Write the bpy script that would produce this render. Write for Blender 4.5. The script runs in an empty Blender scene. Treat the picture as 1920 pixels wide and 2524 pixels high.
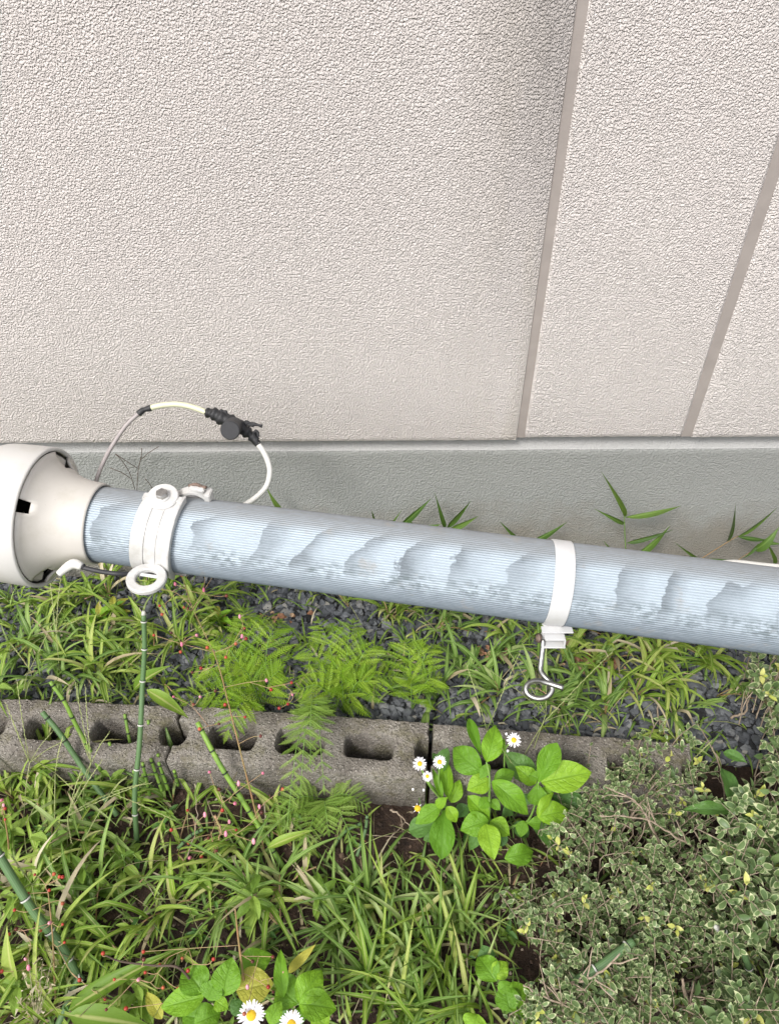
import bpy, bmesh, math, random
import numpy as np
from mathutils import Vector, Matrix, noise
R = random.Random(11)
S = bpy.context.scene
COL = S.collection

# ------------------------------------------------------------------ camera
CAM_H, PITCH, ROLL, F = 1.2, math.radians(43.8), math.radians(0.35), 1900.0
fw = Vector((0, math.cos(PITCH), -math.sin(PITCH)))
up0 = Vector((0, math.sin(PITCH), math.cos(PITCH)))
rt0 = Vector((1, 0, 0))
rt = rt0*math.cos(ROLL) - up0*math.sin(ROLL)
up = up0*math.cos(ROLL) + rt0*math.sin(ROLL)
CAM = Vector((0, 0, CAM_H))
cd = bpy.data.cameras.new('camera'); cam = bpy.data.objects.new('camera', cd); COL.objects.link(cam)
m = Matrix((rt, up, -fw)).transposed().to_4x4(); m.translation = CAM; cam.matrix_world = m
cd.sensor_fit = 'VERTICAL'; cd.sensor_height = 36; cd.sensor_width = 36*1920/2524
cd.lens = F/2524*36; cd.clip_start = 0.01; cd.clip_end = 500
S.camera = cam

# ------------------------------------------------------------------ light
SUN_EL, SUN_AZ = math.radians(50), math.radians(212)
w = bpy.data.worlds.new('World'); S.world = w; w.use_nodes = True
nt = w.node_tree; bg = nt.nodes['Background']
sky = nt.nodes.new('ShaderNodeTexSky'); sky.sky_type = 'NISHITA'; sky.sun_disc = False
sky.sun_elevation = SUN_EL; sky.sun_rotation = SUN_AZ; sky.air_density = 1.0; sky.dust_density = 3.0
hs = nt.nodes.new('ShaderNodeHueSaturation'); hs.inputs['Saturation'].default_value = 0.26
nt.links.new(sky.outputs[0], hs.inputs['Color']); nt.links.new(hs.outputs[0], bg.inputs[0])
bg.inputs[1].default_value = 0.15
sl = bpy.data.lights.new('sun', 'SUN'); sl.energy = 1.5; sl.angle = math.radians(14); sl.color = (1, .965, .92)
so = bpy.data.objects.new('sun', sl); COL.objects.link(so)
sd = Vector((math.sin(SUN_AZ)*math.cos(SUN_EL), math.cos(SUN_AZ)*math.cos(SUN_EL), math.sin(SUN_EL)))
so.rotation_euler = sd.to_track_quat('Z', 'Y').to_euler(); so.location = sd*20
S.view_settings.view_transform = 'Standard'; S.view_settings.look = 'None'
S.view_settings.exposure = 0.74; S.view_settings.gamma = 1; S.view_settings.use_curve_mapping = False
S.render.engine = 'CYCLES'
S.cycles.max_bounces = 8; S.cycles.transparent_max_bounces = 8

# ------------------------------------------------------------------ picture helpers: a sight line met by a real surface
def ray(px, py): return fw + rt*((px-960)/F) - up*((py-1262)/F)
def Pz(px, py, z=0.0):
    r = ray(px, py); return CAM + r*((z-CAM_H)/r.z)
def Py(px, py, y):
    r = ray(px, py); return CAM + r*(y/r.y)
def Pd(px, py, d): return CAM + ray(px, py)*d
def proj(p):
    q = p-CAM; d = q.dot(fw); return 960+F*q.dot(rt)/d, 1262-F*q.dot(up)/d

# ------------------------------------------------------------------ materials
def newmat(name):
    m = bpy.data.materials.new(name); m.use_nodes = True
    n = m.node_tree; b = n.nodes['Principled BSDF']
    return m, n, b
def N(n, t, **k):
    x = n.nodes.new(t)
    for a, v in k.items():
        if a.startswith('i_'): x.inputs[a[2:].replace('_', ' ')].default_value = v
        else: setattr(x, a, v)
    return x
def L(n, a, b): n.links.new(a, b)
def rgb(c): return (c[0], c[1], c[2], 1)
def ramp(n, fac, stops, interp='LINEAR'):
    r = n.nodes.new('ShaderNodeValToRGB'); r.color_ramp.interpolation = interp
    e = r.color_ramp.elements
    while len(e) < len(stops): e.new(0.5)
    for x, (p, c) in zip(e, stops): x.position = p; x.color = rgb(c) if not isinstance(c, (int, float)) else (c, c, c, 1)
    if fac is not None: L(n, fac, r.inputs[0])
    return r.outputs[0]
def noisetex(n, vec, scale, detail=3, rough=.5, dist=0):
    t = N(n, 'ShaderNodeTexNoise'); t.inputs['Scale'].default_value = scale; t.inputs['Detail'].default_value = detail
    t.inputs['Roughness'].default_value = rough; t.inputs['Distortion'].default_value = dist
    if vec is not None: L(n, vec, t.inputs['Vector'])
    return t.outputs['Fac']
def math_(n, op, a, b=None, c=None):
    x = N(n, 'ShaderNodeMath', operation=op)
    for i, v in enumerate((a, b, c)):
        if v is None: continue
        if isinstance(v, (int, float)): x.inputs[i].default_value = v
        else: L(n, v, x.inputs[i])
    return x.outputs[0]
def mix(n, fac, a, b, mode='MIX'):
    x = N(n, 'ShaderNodeMix', data_type='RGBA', blend_type=mode)
    if isinstance(fac, (int, float)): x.inputs[0].default_value = fac
    else: L(n, fac, x.inputs[0])
    for i, v in ((6, a), (7, b)):
        if isinstance(v, tuple): x.inputs[i].default_value = rgb(v)
        else: L(n, v, x.inputs[i])
    return x.outputs[2]
def bump(n, h, strength, dist, b, prev=None):
    x = N(n, 'ShaderNodeBump'); x.inputs['Strength'].default_value = strength; x.inputs['Distance'].default_value = dist
    L(n, h, x.inputs['Height'])
    if prev is not None: L(n, prev, x.inputs['Normal'])
    if b is not None: L(n, x.outputs[0], b.inputs['Normal'])
    return x.outputs[0]
def objco(n): return N(n, 'ShaderNodeTexCoord').outputs['Object']

def simple(name, col, rough=.5, metal=0, var=.12, scale=60, bmp=0.0, spec=None, col2=None, grime=None):
    m, n, b = newmat(name); co = objco(n)
    f = noisetex(n, co, scale, 4, .6)
    c2 = col2 or tuple(x*(1-var*2) for x in col)
    c = ramp(n, f, [(.3, c2), (.7, col)])
    if grime:
        c = mix(n, ramp(n, noisetex(n, co, 22, 6, .7), [(.50, 0.0), (.70, .55)]), c, grime)
        c = mix(n, ramp(n, noisetex(n, co, 150, 3, .7), [(.68, 0.0), (.74, .35)]), c, tuple(x*.7 for x in grime))
    L(n, c, b.inputs['Base Color']); b.inputs['Roughness'].default_value = rough; b.inputs['Metallic'].default_value = metal
    if spec is not None: b.inputs['Specular IOR Level'].default_value = spec
    if bmp: bump(n, noisetex(n, co, scale*4, 3), .6, bmp, b)
    return m

def stucco(name, col, col2, scale, dist, stain=False, splash=False):
    m, n, b = newmat(name); co = objco(n)
    big = noisetex(n, co, 1.7, 3, .55)
    c = ramp(n, big, [(.35, col2), (.65, col)])
    fine = noisetex(n, co, scale*1.0, 2, .5)
    c = mix(n, math_(n, 'MULTIPLY', fine, .05), c, tuple(x*.7 for x in col))
    if stain:   # dirt washed down beside the joint, and a faint yellow bloom lower down
        sep = N(n, 'ShaderNodeSeparateXYZ'); L(n, co, sep.inputs[0])
        mp = N(n, 'ShaderNodeMapping'); mp.inputs['Scale'].default_value = (9, 1, 1.6); L(n, co, mp.inputs[0])
        st = noisetex(n, mp.outputs[0], 1.3, 5, .62)
        dx = math_(n, 'MULTIPLY', math_(n, 'ABSOLUTE', math_(n, 'SUBTRACT', sep.outputs[0], .195)), 8.5)
        near = math_(n, 'MAXIMUM', math_(n, 'SUBTRACT', 1, dx), 0)
        hi = math_(n, 'MINIMUM', math_(n, 'MAXIMUM', math_(n, 'MULTIPLY', math_(n, 'SUBTRACT', sep.outputs[2], .45), 1.8), 0), 1)
        f = math_(n, 'MULTIPLY', math_(n, 'MULTIPLY', near, hi), math_(n, 'MULTIPLY', math_(n, 'MULTIPLY', st, 1.15), ramp(n, sep.outputs[0], [(.215, .85), (.225, .1)])))
        c = mix(n, f, c, (.16, .145, .135))
        left = math_(n, 'LESS_THAN', sep.outputs[0], .222)
        ye = ramp(n, noisetex(n, mp.outputs[0], .8, 4, .6), [(.45, 0.0), (.75, .5)])
        c = mix(n, math_(n, 'MULTIPLY', math_(n, 'MULTIPLY', ye, near), math_(n, 'MULTIPLY', left, 1.0)), c, (.46, .40, .28))
    if splash:   # soil splashed up from the ground, damp blotches
        sep = N(n, 'ShaderNodeSeparateXYZ'); L(n, co, sep.inputs[0])
        up_ = math_(n, 'ADD', sep.outputs[2], math_(n, 'MULTIPLY', noisetex(n, co, 13, 5, .65), -.22))
        c = mix(n, ramp(n, up_, [(0, .75), (.10, 0.0)]), c, (.24, .215, .175))
        c = mix(n, ramp(n, noisetex(n, co, 4, 5, .62), [(.5, 0.0), (.72, .35)]), c, (.27, .28, .26))
        vp = N(n, 'ShaderNodeTexVoronoi'); vp.inputs['Scale'].default_value = 70; L(n, co, vp.inputs['Vector'])
        c = mix(n, ramp(n, vp.outputs['Distance'], [(.03, .5), (.08, 0.0)]), c, (.16, .16, .15))
    L(n, c, b.inputs['Base Color']); b.inputs['Roughness'].default_value = .85; b.inputs['Specular IOR Level'].default_value = .25
    h1 = noisetex(n, co, scale, 1.5, .45, .35)
    h1 = ramp(n, h1, [(.34, 0.0), (.47, .35), (.62, 1.0)])
    h2 = noisetex(n, co, scale*.45, 2, .5)
    h = math_(n, 'ADD', h1, math_(n, 'MULTIPLY', h2, .8))
    bump(n, h, 1.0, dist, b)
    return m

MAT = {}
MAT['stucco'] = stucco('sprayed_render', (.69, .636, .605), (.652, .603, .573), 385, .0023, True)
MAT['joint'] = simple('joint_sealant', (.34, .30, .275), .7, var=.08, scale=30, bmp=.0004)
MAT['foundation'] = stucco('foundation_render', (.345, .35, .335), (.305, .312, .30), 270, .0010, False, True)
MAT['ledge'] = stucco('ledge_mortar', (.46, .455, .45), (.40, .40, .39), 330, .0006)

def zinc():
    m, n, b = newmat('galvanised_zinc'); uv = N(n, 'ShaderNodeTexCoord').outputs['UV']
    sep = N(n, 'ShaderNodeSeparateXYZ'); L(n, uv, sep.inputs[0])
    u, v = sep.outputs[0], sep.outputs[1]        # u: metres along, v: turns round
    cmb = N(n, 'ShaderNodeCombineXYZ'); L(n, u, cmb.inputs[0]); L(n, math_(n, 'MULTIPLY', v, .34), cmb.inputs[1])
    co = cmb.outputs[0]
    nz = noisetex(n, co, 19, 5, .66)
    nz2 = noisetex(n, co, 7, 2, .5)
    # runs left from hot dipping: sharp on one side, fading on the other
    t = math_(n, 'ADD', math_(n, 'MULTIPLY', u, 15.2), ramp(n, v, [(.20, 0.0), (.31, .60), (.38, .74), (.56, .98)]))
    t = math_(n, 'ADD', t, math_(n, 'MULTIPLY', nz, .8)); t = math_(n, 'ADD', t, math_(n, 'MULTIPLY', nz2, 1.8))
    fr = math_(n, 'FRACT', t)
    run = ramp(n, fr, [(0.0, 1.0), (.12, .85), (.36, .40), (.6, 0.03), (.965, 0.0), (1.0, 1.0)])
    patch = ramp(n, noisetex(n, co, 9, 2, .5), [(.34, 0.35), (.60, 1.0)])
    run = math_(n, 'MULTIPLY', math_(n, 'MULTIPLY', run, patch), ramp(n, v, [(.235, .1), (.29, 1.0), (.415, 1.0), (.465, .15)]))
    c = mix(n, math_(n, 'MULTIPLY', run, 1.0), (.41, .475, .53), (.115, .135, .15))
    # speckled weathering in a band along the underside
    mp = N(n, 'ShaderNodeMapping'); mp.inputs['Scale'].default_value = (1, 4.5, 1); L(n, co, mp.inputs[0])
    mq = N(n, 'ShaderNodeMapping'); mq.inputs['Scale'].default_value = (.7, 1.2, 1); L(n, co, mq.inputs[0])
    sp = math_(n, 'MULTIPLY', ramp(n, noisetex(n, mq.outputs[0], 105, 6, .72), [(.44, 0.0), (.56, 1.0)]), ramp(n, noisetex(n, co, 21, 3, .6), [(.36, .25), (.58, 1.0)]))
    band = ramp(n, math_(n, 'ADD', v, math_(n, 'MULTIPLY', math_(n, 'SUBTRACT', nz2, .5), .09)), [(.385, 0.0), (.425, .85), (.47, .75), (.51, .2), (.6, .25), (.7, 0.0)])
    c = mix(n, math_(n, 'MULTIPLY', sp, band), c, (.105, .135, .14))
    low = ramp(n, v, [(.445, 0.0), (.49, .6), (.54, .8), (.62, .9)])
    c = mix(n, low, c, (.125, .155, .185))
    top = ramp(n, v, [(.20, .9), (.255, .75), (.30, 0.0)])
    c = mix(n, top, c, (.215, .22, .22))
    strk = noisetex(n, mp.outputs[0], 45, 3, .7)
    c = mix(n, math_(n, 'MULTIPLY', ramp(n, strk, [(.35, 0.0), (.65, 1.0)]), .38), c, (.33, .37, .42))
    br = ramp(n, noisetex(n, co, 24, 4, .65), [(.60, 0.0), (.72, .5)])
    c = mix(n, br, c, (.30, .275, .24))
    groove_shade = ramp(n, math_(n, 'FRACT', math_(n, 'MULTIPLY', v, 96)), [(.2, 0.0), (.5, .42), (.8, 0.0)])  # rib shading put into the colour: grooves darkened so the ribs show
    c = mix(n, groove_shade, c, (.10, .12, .13))
    L(n, c, b.inputs['Base Color']); b.inputs['Metallic'].default_value = .1; b.inputs['Roughness'].default_value = .5; b.inputs['Specular IOR Level'].default_value = .3
    bump(n, noisetex(n, co, 220, 3, .6), .35, .0006, b)
    return m
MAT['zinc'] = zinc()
MAT['cap'] = simple('aged_cream_plastic', (.56, .53, .485), .45, var=.03, scale=9, bmp=.0003, grime=(.44, .41, .35))
MAT['cap_dome'] = simple('white_cap_plastic', (.60, .585, .56), .42, var=.02, scale=7, bmp=.0003, grime=(.50, .48, .42))
MAT['moss_rim'] = simple('mossy_rim_dirt', (.55, .52, .40), .8, scale=130, col2=(.20, .21, .10), bmp=.0008)
MAT['white'] = simple('white_coated_metal', (.60, .595, .58), .35, var=.05, scale=70, bmp=.0003, col2=(.50, .49, .47), grime=(.34, .33, .29))
MAT['white2'] = simple('white_strap_coating', (.60, .60, .60), .38, var=.03, scale=40, bmp=.0003, grime=(.50, .49, .46))
MAT['chrome'] = simple('stainless_steel', (.50, .49, .47), .34, 1.0, var=.2, scale=180, bmp=.0003)
MAT['rust'] = simple('rusty_steel', (.28, .20, .16), .7, .4, var=.3, scale=200, bmp=.0008)
MAT['tape'] = simple('black_tape', (.022, .022, .024), .45, var=.2, scale=220, bmp=.0012)
MAT['rubber'] = simple('black_rubber', (.035, .035, .038), .55, var=.15, scale=90, bmp=.0004)
MAT['cable_grey'] = simple('grey_sheath', (.36, .32, .31), .5, var=.05, scale=60)
MAT['cable_yellow'] = simple('pale_yellow_sheath', (.64, .64, .44), .45, var=.05, scale=40)
MAT['cable_white'] = simple('white_sheath', (.64, .63, .59), .4, var=.03, scale=40)
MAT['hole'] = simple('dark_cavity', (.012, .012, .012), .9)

def concrete():
    m, n, b = newmat('weathered_concrete'); co = objco(n)
    big = noisetex(n, co, 14, 5, .65)
    c = ramp(n, big, [(.32, (.20, .18, .155)), (.50, (.35, .32, .28)), (.70, (.48, .45, .395))])
    vo = N(n, 'ShaderNodeTexVoronoi'); vo.inputs['Scale'].default_value = 170; L(n, co, vo.inputs['Vector'])
    sp = ramp(n, vo.outputs['Distance'], [(.22, 1.0), (.36, 0.0)])
    pick = ramp(n, noisetex(n, co, 190, 2, .5), [(.42, 0.0), (.52, 1.0)])
    gr = noisetex(n, co, 330, 4, .8)
    c = mix(n, ramp(n, gr, [(.42, .55), (.58, 0.0)]), c, (.10, .085, .07))
    c = mix(n, math_(n, 'MULTIPLY', math_(n, 'MULTIPLY', sp, pick), .9), c, (.56, .52, .46))
    mo = ramp(n, noisetex(n, co, 26, 6, .7), [(.50, 0.0), (.66, .8)])
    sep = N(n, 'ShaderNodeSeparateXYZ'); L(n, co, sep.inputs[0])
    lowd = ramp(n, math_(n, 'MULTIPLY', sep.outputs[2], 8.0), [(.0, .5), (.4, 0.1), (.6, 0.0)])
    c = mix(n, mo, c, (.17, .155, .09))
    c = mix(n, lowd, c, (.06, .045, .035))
    L(n, c, b.inputs['Base Color']); b.inputs['Roughness'].default_value = .95; b.inputs['Specular IOR Level'].default_value = .2
    h = math_(n, 'ADD', noisetex(n, co, 160, 4, .7), math_(n, 'MULTIPLY', sp, .5))
    bump(n, h, 1, .009, b)
    return m
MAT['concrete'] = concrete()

def soilmat():
    m, n, b = newmat('dark_soil'); co = objco(n)
    c = ramp(n, noisetex(n, co, 60, 6, .7), [(.3, (.018, .011, .008)), (.55, (.055, .032, .021)), (.75, (.12, .075, .05))])
    L(n, c, b.inputs['Base Color']); b.inputs['Roughness'].default_value = .95
    bump(n, noisetex(n, co, 220, 5, .7), 1, .006, b); return m
MAT['soil'] = soilmat()
def tintmat(name, stops, rough=.8, scale=0, bmp=0):
    """colour picked per piece: the mesh attribute 'tint' plus the object's own random number"""
    m, n, b = newmat(name)
    a = N(n, 'ShaderNodeAttribute'); a.attribute_name = 'tint'
    oi = N(n, 'ShaderNodeObjectInfo')
    f = math_(n, 'FRACT', math_(n, 'ADD', a.outputs['Fac'], oi.outputs['Random']))
    c = ramp(n, f, stops)
    if scale:
        c = mix(n, math_(n, 'MULTIPLY', noisetex(n, objco(n), scale, 3, .6), .5), c, tuple(x*.5 for x in stops[0][1]))
    L(n, c, b.inputs['Base Color']); b.inputs['Roughness'].default_value = rough
    if bmp: bump(n, noisetex(n, objco(n), 300, 3), .6, bmp, b)
    return m
MAT['chips'] = tintmat('slate_chips', [(0, (.065, .07, .08)), (.5, (.125, .134, .15)), (.85, (.20, .21, .222)), (.95, (.27, .27, .265)), (1, (.38, .36, .32))], .7, 90, .001)
MAT['pebble'] = tintmat('soil_crumbs', [(0, (.04, .025, .018)), (.6, (.08, .05, .035)), (.86, (.15, .10, .07)), (1, (.36, .30, .24))], .9)
MAT['bed'] = simple('gravel_bed', (.035, .037, .042), .95, scale=140, bmp=.003, col2=(.015, .014, .014))

def leafmat(name, stops, rough=.45, trans=.28, vein=0, veincol=None, sat=1, streak=0, spec=.4, patch=.25):
    m, n, b = newmat(name); out = n.nodes['Material Output']
    a = N(n, 'ShaderNodeAttribute'); a.attribute_name = 'tint'
    oi = N(n, 'ShaderNodeObjectInfo')
    f = math_(n, 'FRACT', math_(n, 'ADD', a.outputs['Fac'], oi.outputs['Random']))
    c = ramp(n, f, stops)
    uv = N(n, 'ShaderNodeTexCoord').outputs['UV']
    sep = N(n, 'ShaderNodeSeparateXYZ'); L(n, uv, sep.inputs[0])
    av = math_(n, 'ABSOLUTE', math_(n, 'SUBTRACT', sep.outputs[1], .5))
    co = objco(n)
    if patch:
        c = mix(n, math_(n, 'MULTIPLY', ramp(n, noisetex(n, co, 3.0 if vein else 25, 4, .6), [(.35, 0.0), (.7, 1.0)]), patch), c, tuple(x*.55 for x in stops[0][1]))
    if vein:
        mid = ramp(n, av, [(0, 1.0), (.03, .6), (.06, 0.0)])
        s = math_(n, 'SUBTRACT', math_(n, 'MULTIPLY', sep.outputs[0], vein), math_(n, 'MULTIPLY', av, vein*.55))
        ws = math_(n, 'ABSOLUTE', math_(n, 'SUBTRACT', math_(n, 'FRACT', math_(n, 'ADD', s, math_(n, 'MULTIPLY', noisetex(n, uv, 4, 2), .5))), .5))
        side = ramp(n, ws, [(0, .7), (.06, .3), (.12, 0.0)])
        ln = math_(n, 'MAXIMUM', mid, side)
        c = mix(n, math_(n, 'MULTIPLY', ln, .32), c, veincol)
        hgt = math_(n, 'SUBTRACT', math_(n, 'MULTIPLY', noisetex(n, co, 7, 3), .8), math_(n, 'MULTIPLY', ln, .5))
        nb = bump(n, hgt, .3, .02, b)
    if streak:
        mid = ramp(n, av, [(0, 1.0), (.05, .7), (.1, 0.0)])
        c = mix(n, math_(n, 'MULTIPLY', mid, .5), c, tuple(min(1, x*1.5) for x in stops[-1][1]))
        wv = math_(n, 'FRACT', math_(n, 'MULTIPLY', sep.outputs[1], 9))
        bump(n, wv, .25, .001, b)
    L(n, c, b.inputs['Base Color']); b.inputs['Roughness'].default_value = rough; b.inputs['Specular IOR Level'].default_value = spec
    tr = N(n, 'ShaderNodeBsdfTranslucent'); 
    tc = mix(n, .5, c, (.30, .42, .02)); L(n, tc, tr.inputs[0])
    ms = N(n, 'ShaderNodeMixShader'); ms.inputs[0].default_value = trans
    L(n, b.outputs[0], ms.inputs[1]); L(n, tr.outputs[0], ms.inputs[2]); L(n, ms.outputs[0], out.inputs[0])
    return m
MAT['grass'] = leafmat('grass_blade', [(0, (.12, .22, .022)), (.3, (.20, .34, .035)), (.65, (.30, .44, .06)), (.88, (.42, .51, .12)), (1, (.48, .46, .20))], .5, .3, streak=1)
MAT['grass_cool'] = leafmat('cool_grass_blade', [(0, (.085, .17, .03)), (.4, (.155, .275, .045)), (.8, (.25, .38, .09)), (1, (.36, .44, .17))], .5, .25, streak=1)
MAT['shoot'] = leafmat('dark_shoot_blade', [(0, (.05, .11, .02)), (.6, (.09, .17, .03)), (1, (.15, .24, .05))], .5, .2, streak=1)
MAT['fern'] = leafmat('fern_green', [(0, (.17, .32, .015)), (.5, (.25, .41, .025)), (1, (.33, .48, .05))], .6, .32, patch=.2)
MAT['fern_dull'] = leafmat('greyer_fern_green', [(0, (.14, .25, .03)), (.5, (.21, .34, .05)), (1, (.30, .43, .09))], .6, .3, patch=.2)
MAT['broad'] = leafmat('broad_leaf', [(0, (.125, .29, .02)), (.4, (.165, .35, .022)), (.75, (.22, .43, .022)), (1, (.28, .48, .03))], .5, .28, 6, (.09, .20, .02), patch=.3)
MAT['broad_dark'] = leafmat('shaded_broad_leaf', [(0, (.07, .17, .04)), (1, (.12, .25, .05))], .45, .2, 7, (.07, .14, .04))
MAT['weed'] = leafmat('soft_weed_leaf', [(0, (.13, .24, .03)), (.5, (.20, .33, .045)), (1, (.29, .42, .07))], .55, .28, 6, (.12, .2, .04))
MAT['yellow_leaf'] = leafmat('yellowing_leaf', [(0, (.42, .42, .06)), (1, (.55, .50, .10))], .5, .25, 7, (.30, .32, .05))
MAT['dry'] = leafmat('withered_leaf', [(0, (.26, .12, .07)), (.5, (.38, .22, .13)), (1, (.48, .34, .22))], .8, .1, patch=.3)
MAT['straw'] = leafmat('dry_straw', [(0, (.28, .23, .13)), (.5, (.42, .36, .22)), (1, (.58, .52, .38))], .8, .1)
MAT['seed'] = leafmat('pale_seed_spike', [(0, (.28, .33, .12)), (1, (.42, .44, .20))], .7, .1)
MAT['vleaf'] = leafmat('shrub_leaf_green', [(0, (.075, .125, .045)), (.6, (.125, .19, .07)), (1, (.18, .26, .10))], .4, .12, patch=0)
MAT['vedge'] = leafmat('shrub_leaf_cream_edge', [(0, (.22, .30, .12)), (.6, (.40, .45, .24)), (1, (.62, .64, .38))], .45, .15, patch=0)
MAT['vnew'] = leafmat('shrub_new_leaf_yellow', [(0, (.45, .50, .10)), (1, (.60, .60, .20))], .45, .2, patch=0)
MAT['twig'] = simple('pale_twig', (.42, .34, .26), .85, scale=120, col2=(.22, .16, .11), bmp=.0006)
MAT['twig_dark'] = simple('dark_twig', (.10, .07, .05), .85, scale=120, bmp=.0006)
MAT['stem_green'] = simple('green_stem', (.20, .34, .07), .5, scale=60, col2=(.13, .24, .04))
MAT['stem_red'] = simple('reddish_stem', (.34, .17, .09), .6, scale=60, col2=(.22, .20, .07))
MAT['stem_pink'] = simple('pink_stalk', (.42, .22, .15), .6, scale=90, col2=(.34, .30, .12))
MAT['berry'] = tintmat('seed_capsule', [(0, (.28, .022, .02)), (.35, (.42, .05, .03)), (.65, (.45, .12, .05)), (.8, (.13, .025, .02)), (1, (.07, .02, .015))], .35)
MAT['bud'] = tintmat('pink_flower', [(0, (.70, .16, .28)), (1, (.78, .35, .42))], .5)
MAT['petal'] = simple('white_petal', (.82, .80, .82), .6, var=.03)
MAT['disc'] = simple('yellow_flower_disc', (.78, .55, .02), .7, scale=800, col2=(.60, .34, .01), bmp=.0008)
MAT['node_white'] = simple('horsetail_node_white', (.62, .62, .56), .7, scale=300)
MAT['node_dark'] = simple('horsetail_node_dark', (.02, .025, .015), .7)
def horsetail():
    m, n, b = newmat('horsetail_green'); uv = N(n, 'ShaderNodeTexCoord').outputs['UV']
    sep = N(n, 'ShaderNodeSeparateXYZ'); L(n, uv, sep.inputs[0])
    st = ramp(n, math_(n, 'FRACT', math_(n, 'MULTIPLY', sep.outputs[1], 14)), [(0, (.05, .115, .035)), (.5, (.10, .20, .065)), (1, (.05, .115, .035))])
    c = mix(n, math_(n, 'MULTIPLY', noisetex(n, objco(n), 35, 4, .6), .5), st, (.16, .23, .12))
    L(n, c, b.inputs['Base Color']); b.inputs['Roughness'].default_value = .5; return m
MAT['horsetail'] = horsetail()
MAT['horsetail_light'] = simple('horsetail_yellowish', (.22, .36, .05), .5, scale=40, col2=(.11, .22, .035))

# ------------------------------------------------------------------ object helpers
def tag(o, label=None, cat=None, group=None, kind=None):
    if label: o['label'] = label
    if cat: o['category'] = cat
    if group: o['group'] = group
    if kind: o['kind'] = kind
    return o
def empty(name, loc, label, cat, group=None):
    o = bpy.data.objects.new(name, None); COL.objects.link(o); o.location = loc; o.empty_display_size = .02
    return tag(o, label, cat, group)
def link(name, me, parent=None, mw=None, loc=None):
    o = bpy.data.objects.new(name, me); COL.objects.link(o)
    if parent is not None: o.parent = parent
    if mw is not None: o.matrix_basis = mw
    if loc is not None: o.location = loc
    return o
def mesh(name, v, f, mats, mi=None, uv=None, tint=None, smooth=True):
    me = bpy.data.meshes.new(name)
    me.from_pydata([tuple(x) for x in v], [], [tuple(x) for x in f])
    for k in (mats if isinstance(mats, (list, tuple)) else [mats]): me.materials.append(MAT[k])
    if mi is not None: me.polygons.foreach_set('material_index', mi)
    if smooth: me.polygons.foreach_set('use_smooth', [True]*len(me.polygons))
    if uv is not None:
        l = me.uv_layers.new(name='UVMap'); li = np.zeros(len(me.loops), dtype=np.int32); me.loops.foreach_get('vertex_index', li)
        l.data.foreach_set('uv', np.asarray(uv, dtype=np.float32)[li].ravel())
    if tint is not None:
        a = me.attributes.new('tint', 'FLOAT', 'POINT'); a.data.foreach_set('value', np.asarray(tint, dtype=np.float32))
    me.update(); return me
class Geo:
    """collects shapes and becomes ONE mesh"""
    def __init__(s): s.v = []; s.f = []; s.uv = []; s.t = []; s.mi = []; s.n = 0
    def add(s, v, f, uv=None, tint=0.0, mi=0):
        o = s.n; s.v += [tuple(x) for x in v]; s.f += [tuple(i+o for i in q) for q in f]
        s.uv += list(uv) if uv is not None else [(0, 0)]*len(v); s.t += [tint]*len(v)
        s.mi += list(mi) if isinstance(mi, (list, tuple)) else [mi]*len(f); s.n += len(v)
    def build(s, name, mats, smooth=True): return mesh(name, s.v, s.f, mats, s.mi, s.uv, s.t, smooth)

def smoothpath(pts, k=6):
    pts = [Vector(p) for p in pts]
    if len(pts) < 3: 
        return [pts[0].lerp(pts[-1], i/k) for i in range(k+1)]
    P = [pts[0]*2-pts[1]]+pts+[pts[-1]*2-pts[-2]]; out = []
    for i in range(1, len(P)-2):
        a, b, c, d = P[i-1], P[i], P[i+1], P[i+2]
        for j in range(k):
            t = j/k
            out.append(.5*((2*b)+(c-a)*t+(2*a-5*b+4*c-d)*t*t+(3*b-a-3*c+d)*t**3))
    out.append(pts[-1]); return out
def tube(pts, rad, seg=8, cap=True):
    """rad: number or function of 0..1"""
    n = len(pts); v = []; f = []; uv = []
    rf = rad if callable(rad) else (lambda t: rad)
    t0 = (pts[1]-pts[0]).normalized(); a = t0.orthogonal().normalized(); d = 0
    for i, p in enumerate(pts):
        t = (pts[min(i+1, n-1)]-pts[max(i-1, 0)]).normalized()
        a = (a-t*a.dot(t)).normalized(); b = t.cross(a)
        r = rf(i/(n-1))
        if i: d += (p-pts[i-1]).length
        for j in range(seg):
            q = 2*math.pi*j/seg; v.append(p+a*(r*math.cos(q))+b*(r*math.sin(q))); uv.append((d, j/seg))
    for i in range(n-1):
        for j in range(seg):
            j2 = (j+1) % seg; f.append((i*seg+j, i*seg+j2, (i+1)*seg+j2, (i+1)*seg+j))
    if cap: f.append(tuple(reversed(range(seg)))); f.append(tuple(range((n-1)*seg, n*seg)))
    return v, f, uv
def tubeobj(name, pts, rad, mat, parent=None, seg=8, k=6, base=None):
    base = base or Vector((0, 0, 0))
    v, f, uv = tube([p-base for p in smoothpath(pts, k)], rad, seg)
    return link(name, mesh(name, v, f, mat, uv=uv), parent)
def lathe(prof, seg=64, skip=None):
    """profile of (x, r) turned round local X. skip(i, j) leaves a face out"""
    v = []; f = []
    for x, r in prof:
        for j in range(seg):
            q = 2*math.pi*j/seg; v.append((x, r*math.cos(q), r*math.sin(q)))
    for i in range(len(prof)-1):
        for j in range(seg):
            if skip and skip(i, j): continue
            j2 = (j+1) % seg; f.append((i*seg+j, (i+1)*seg+j, (i+1)*seg+j2, i*seg+j2))
    return v, f
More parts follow.
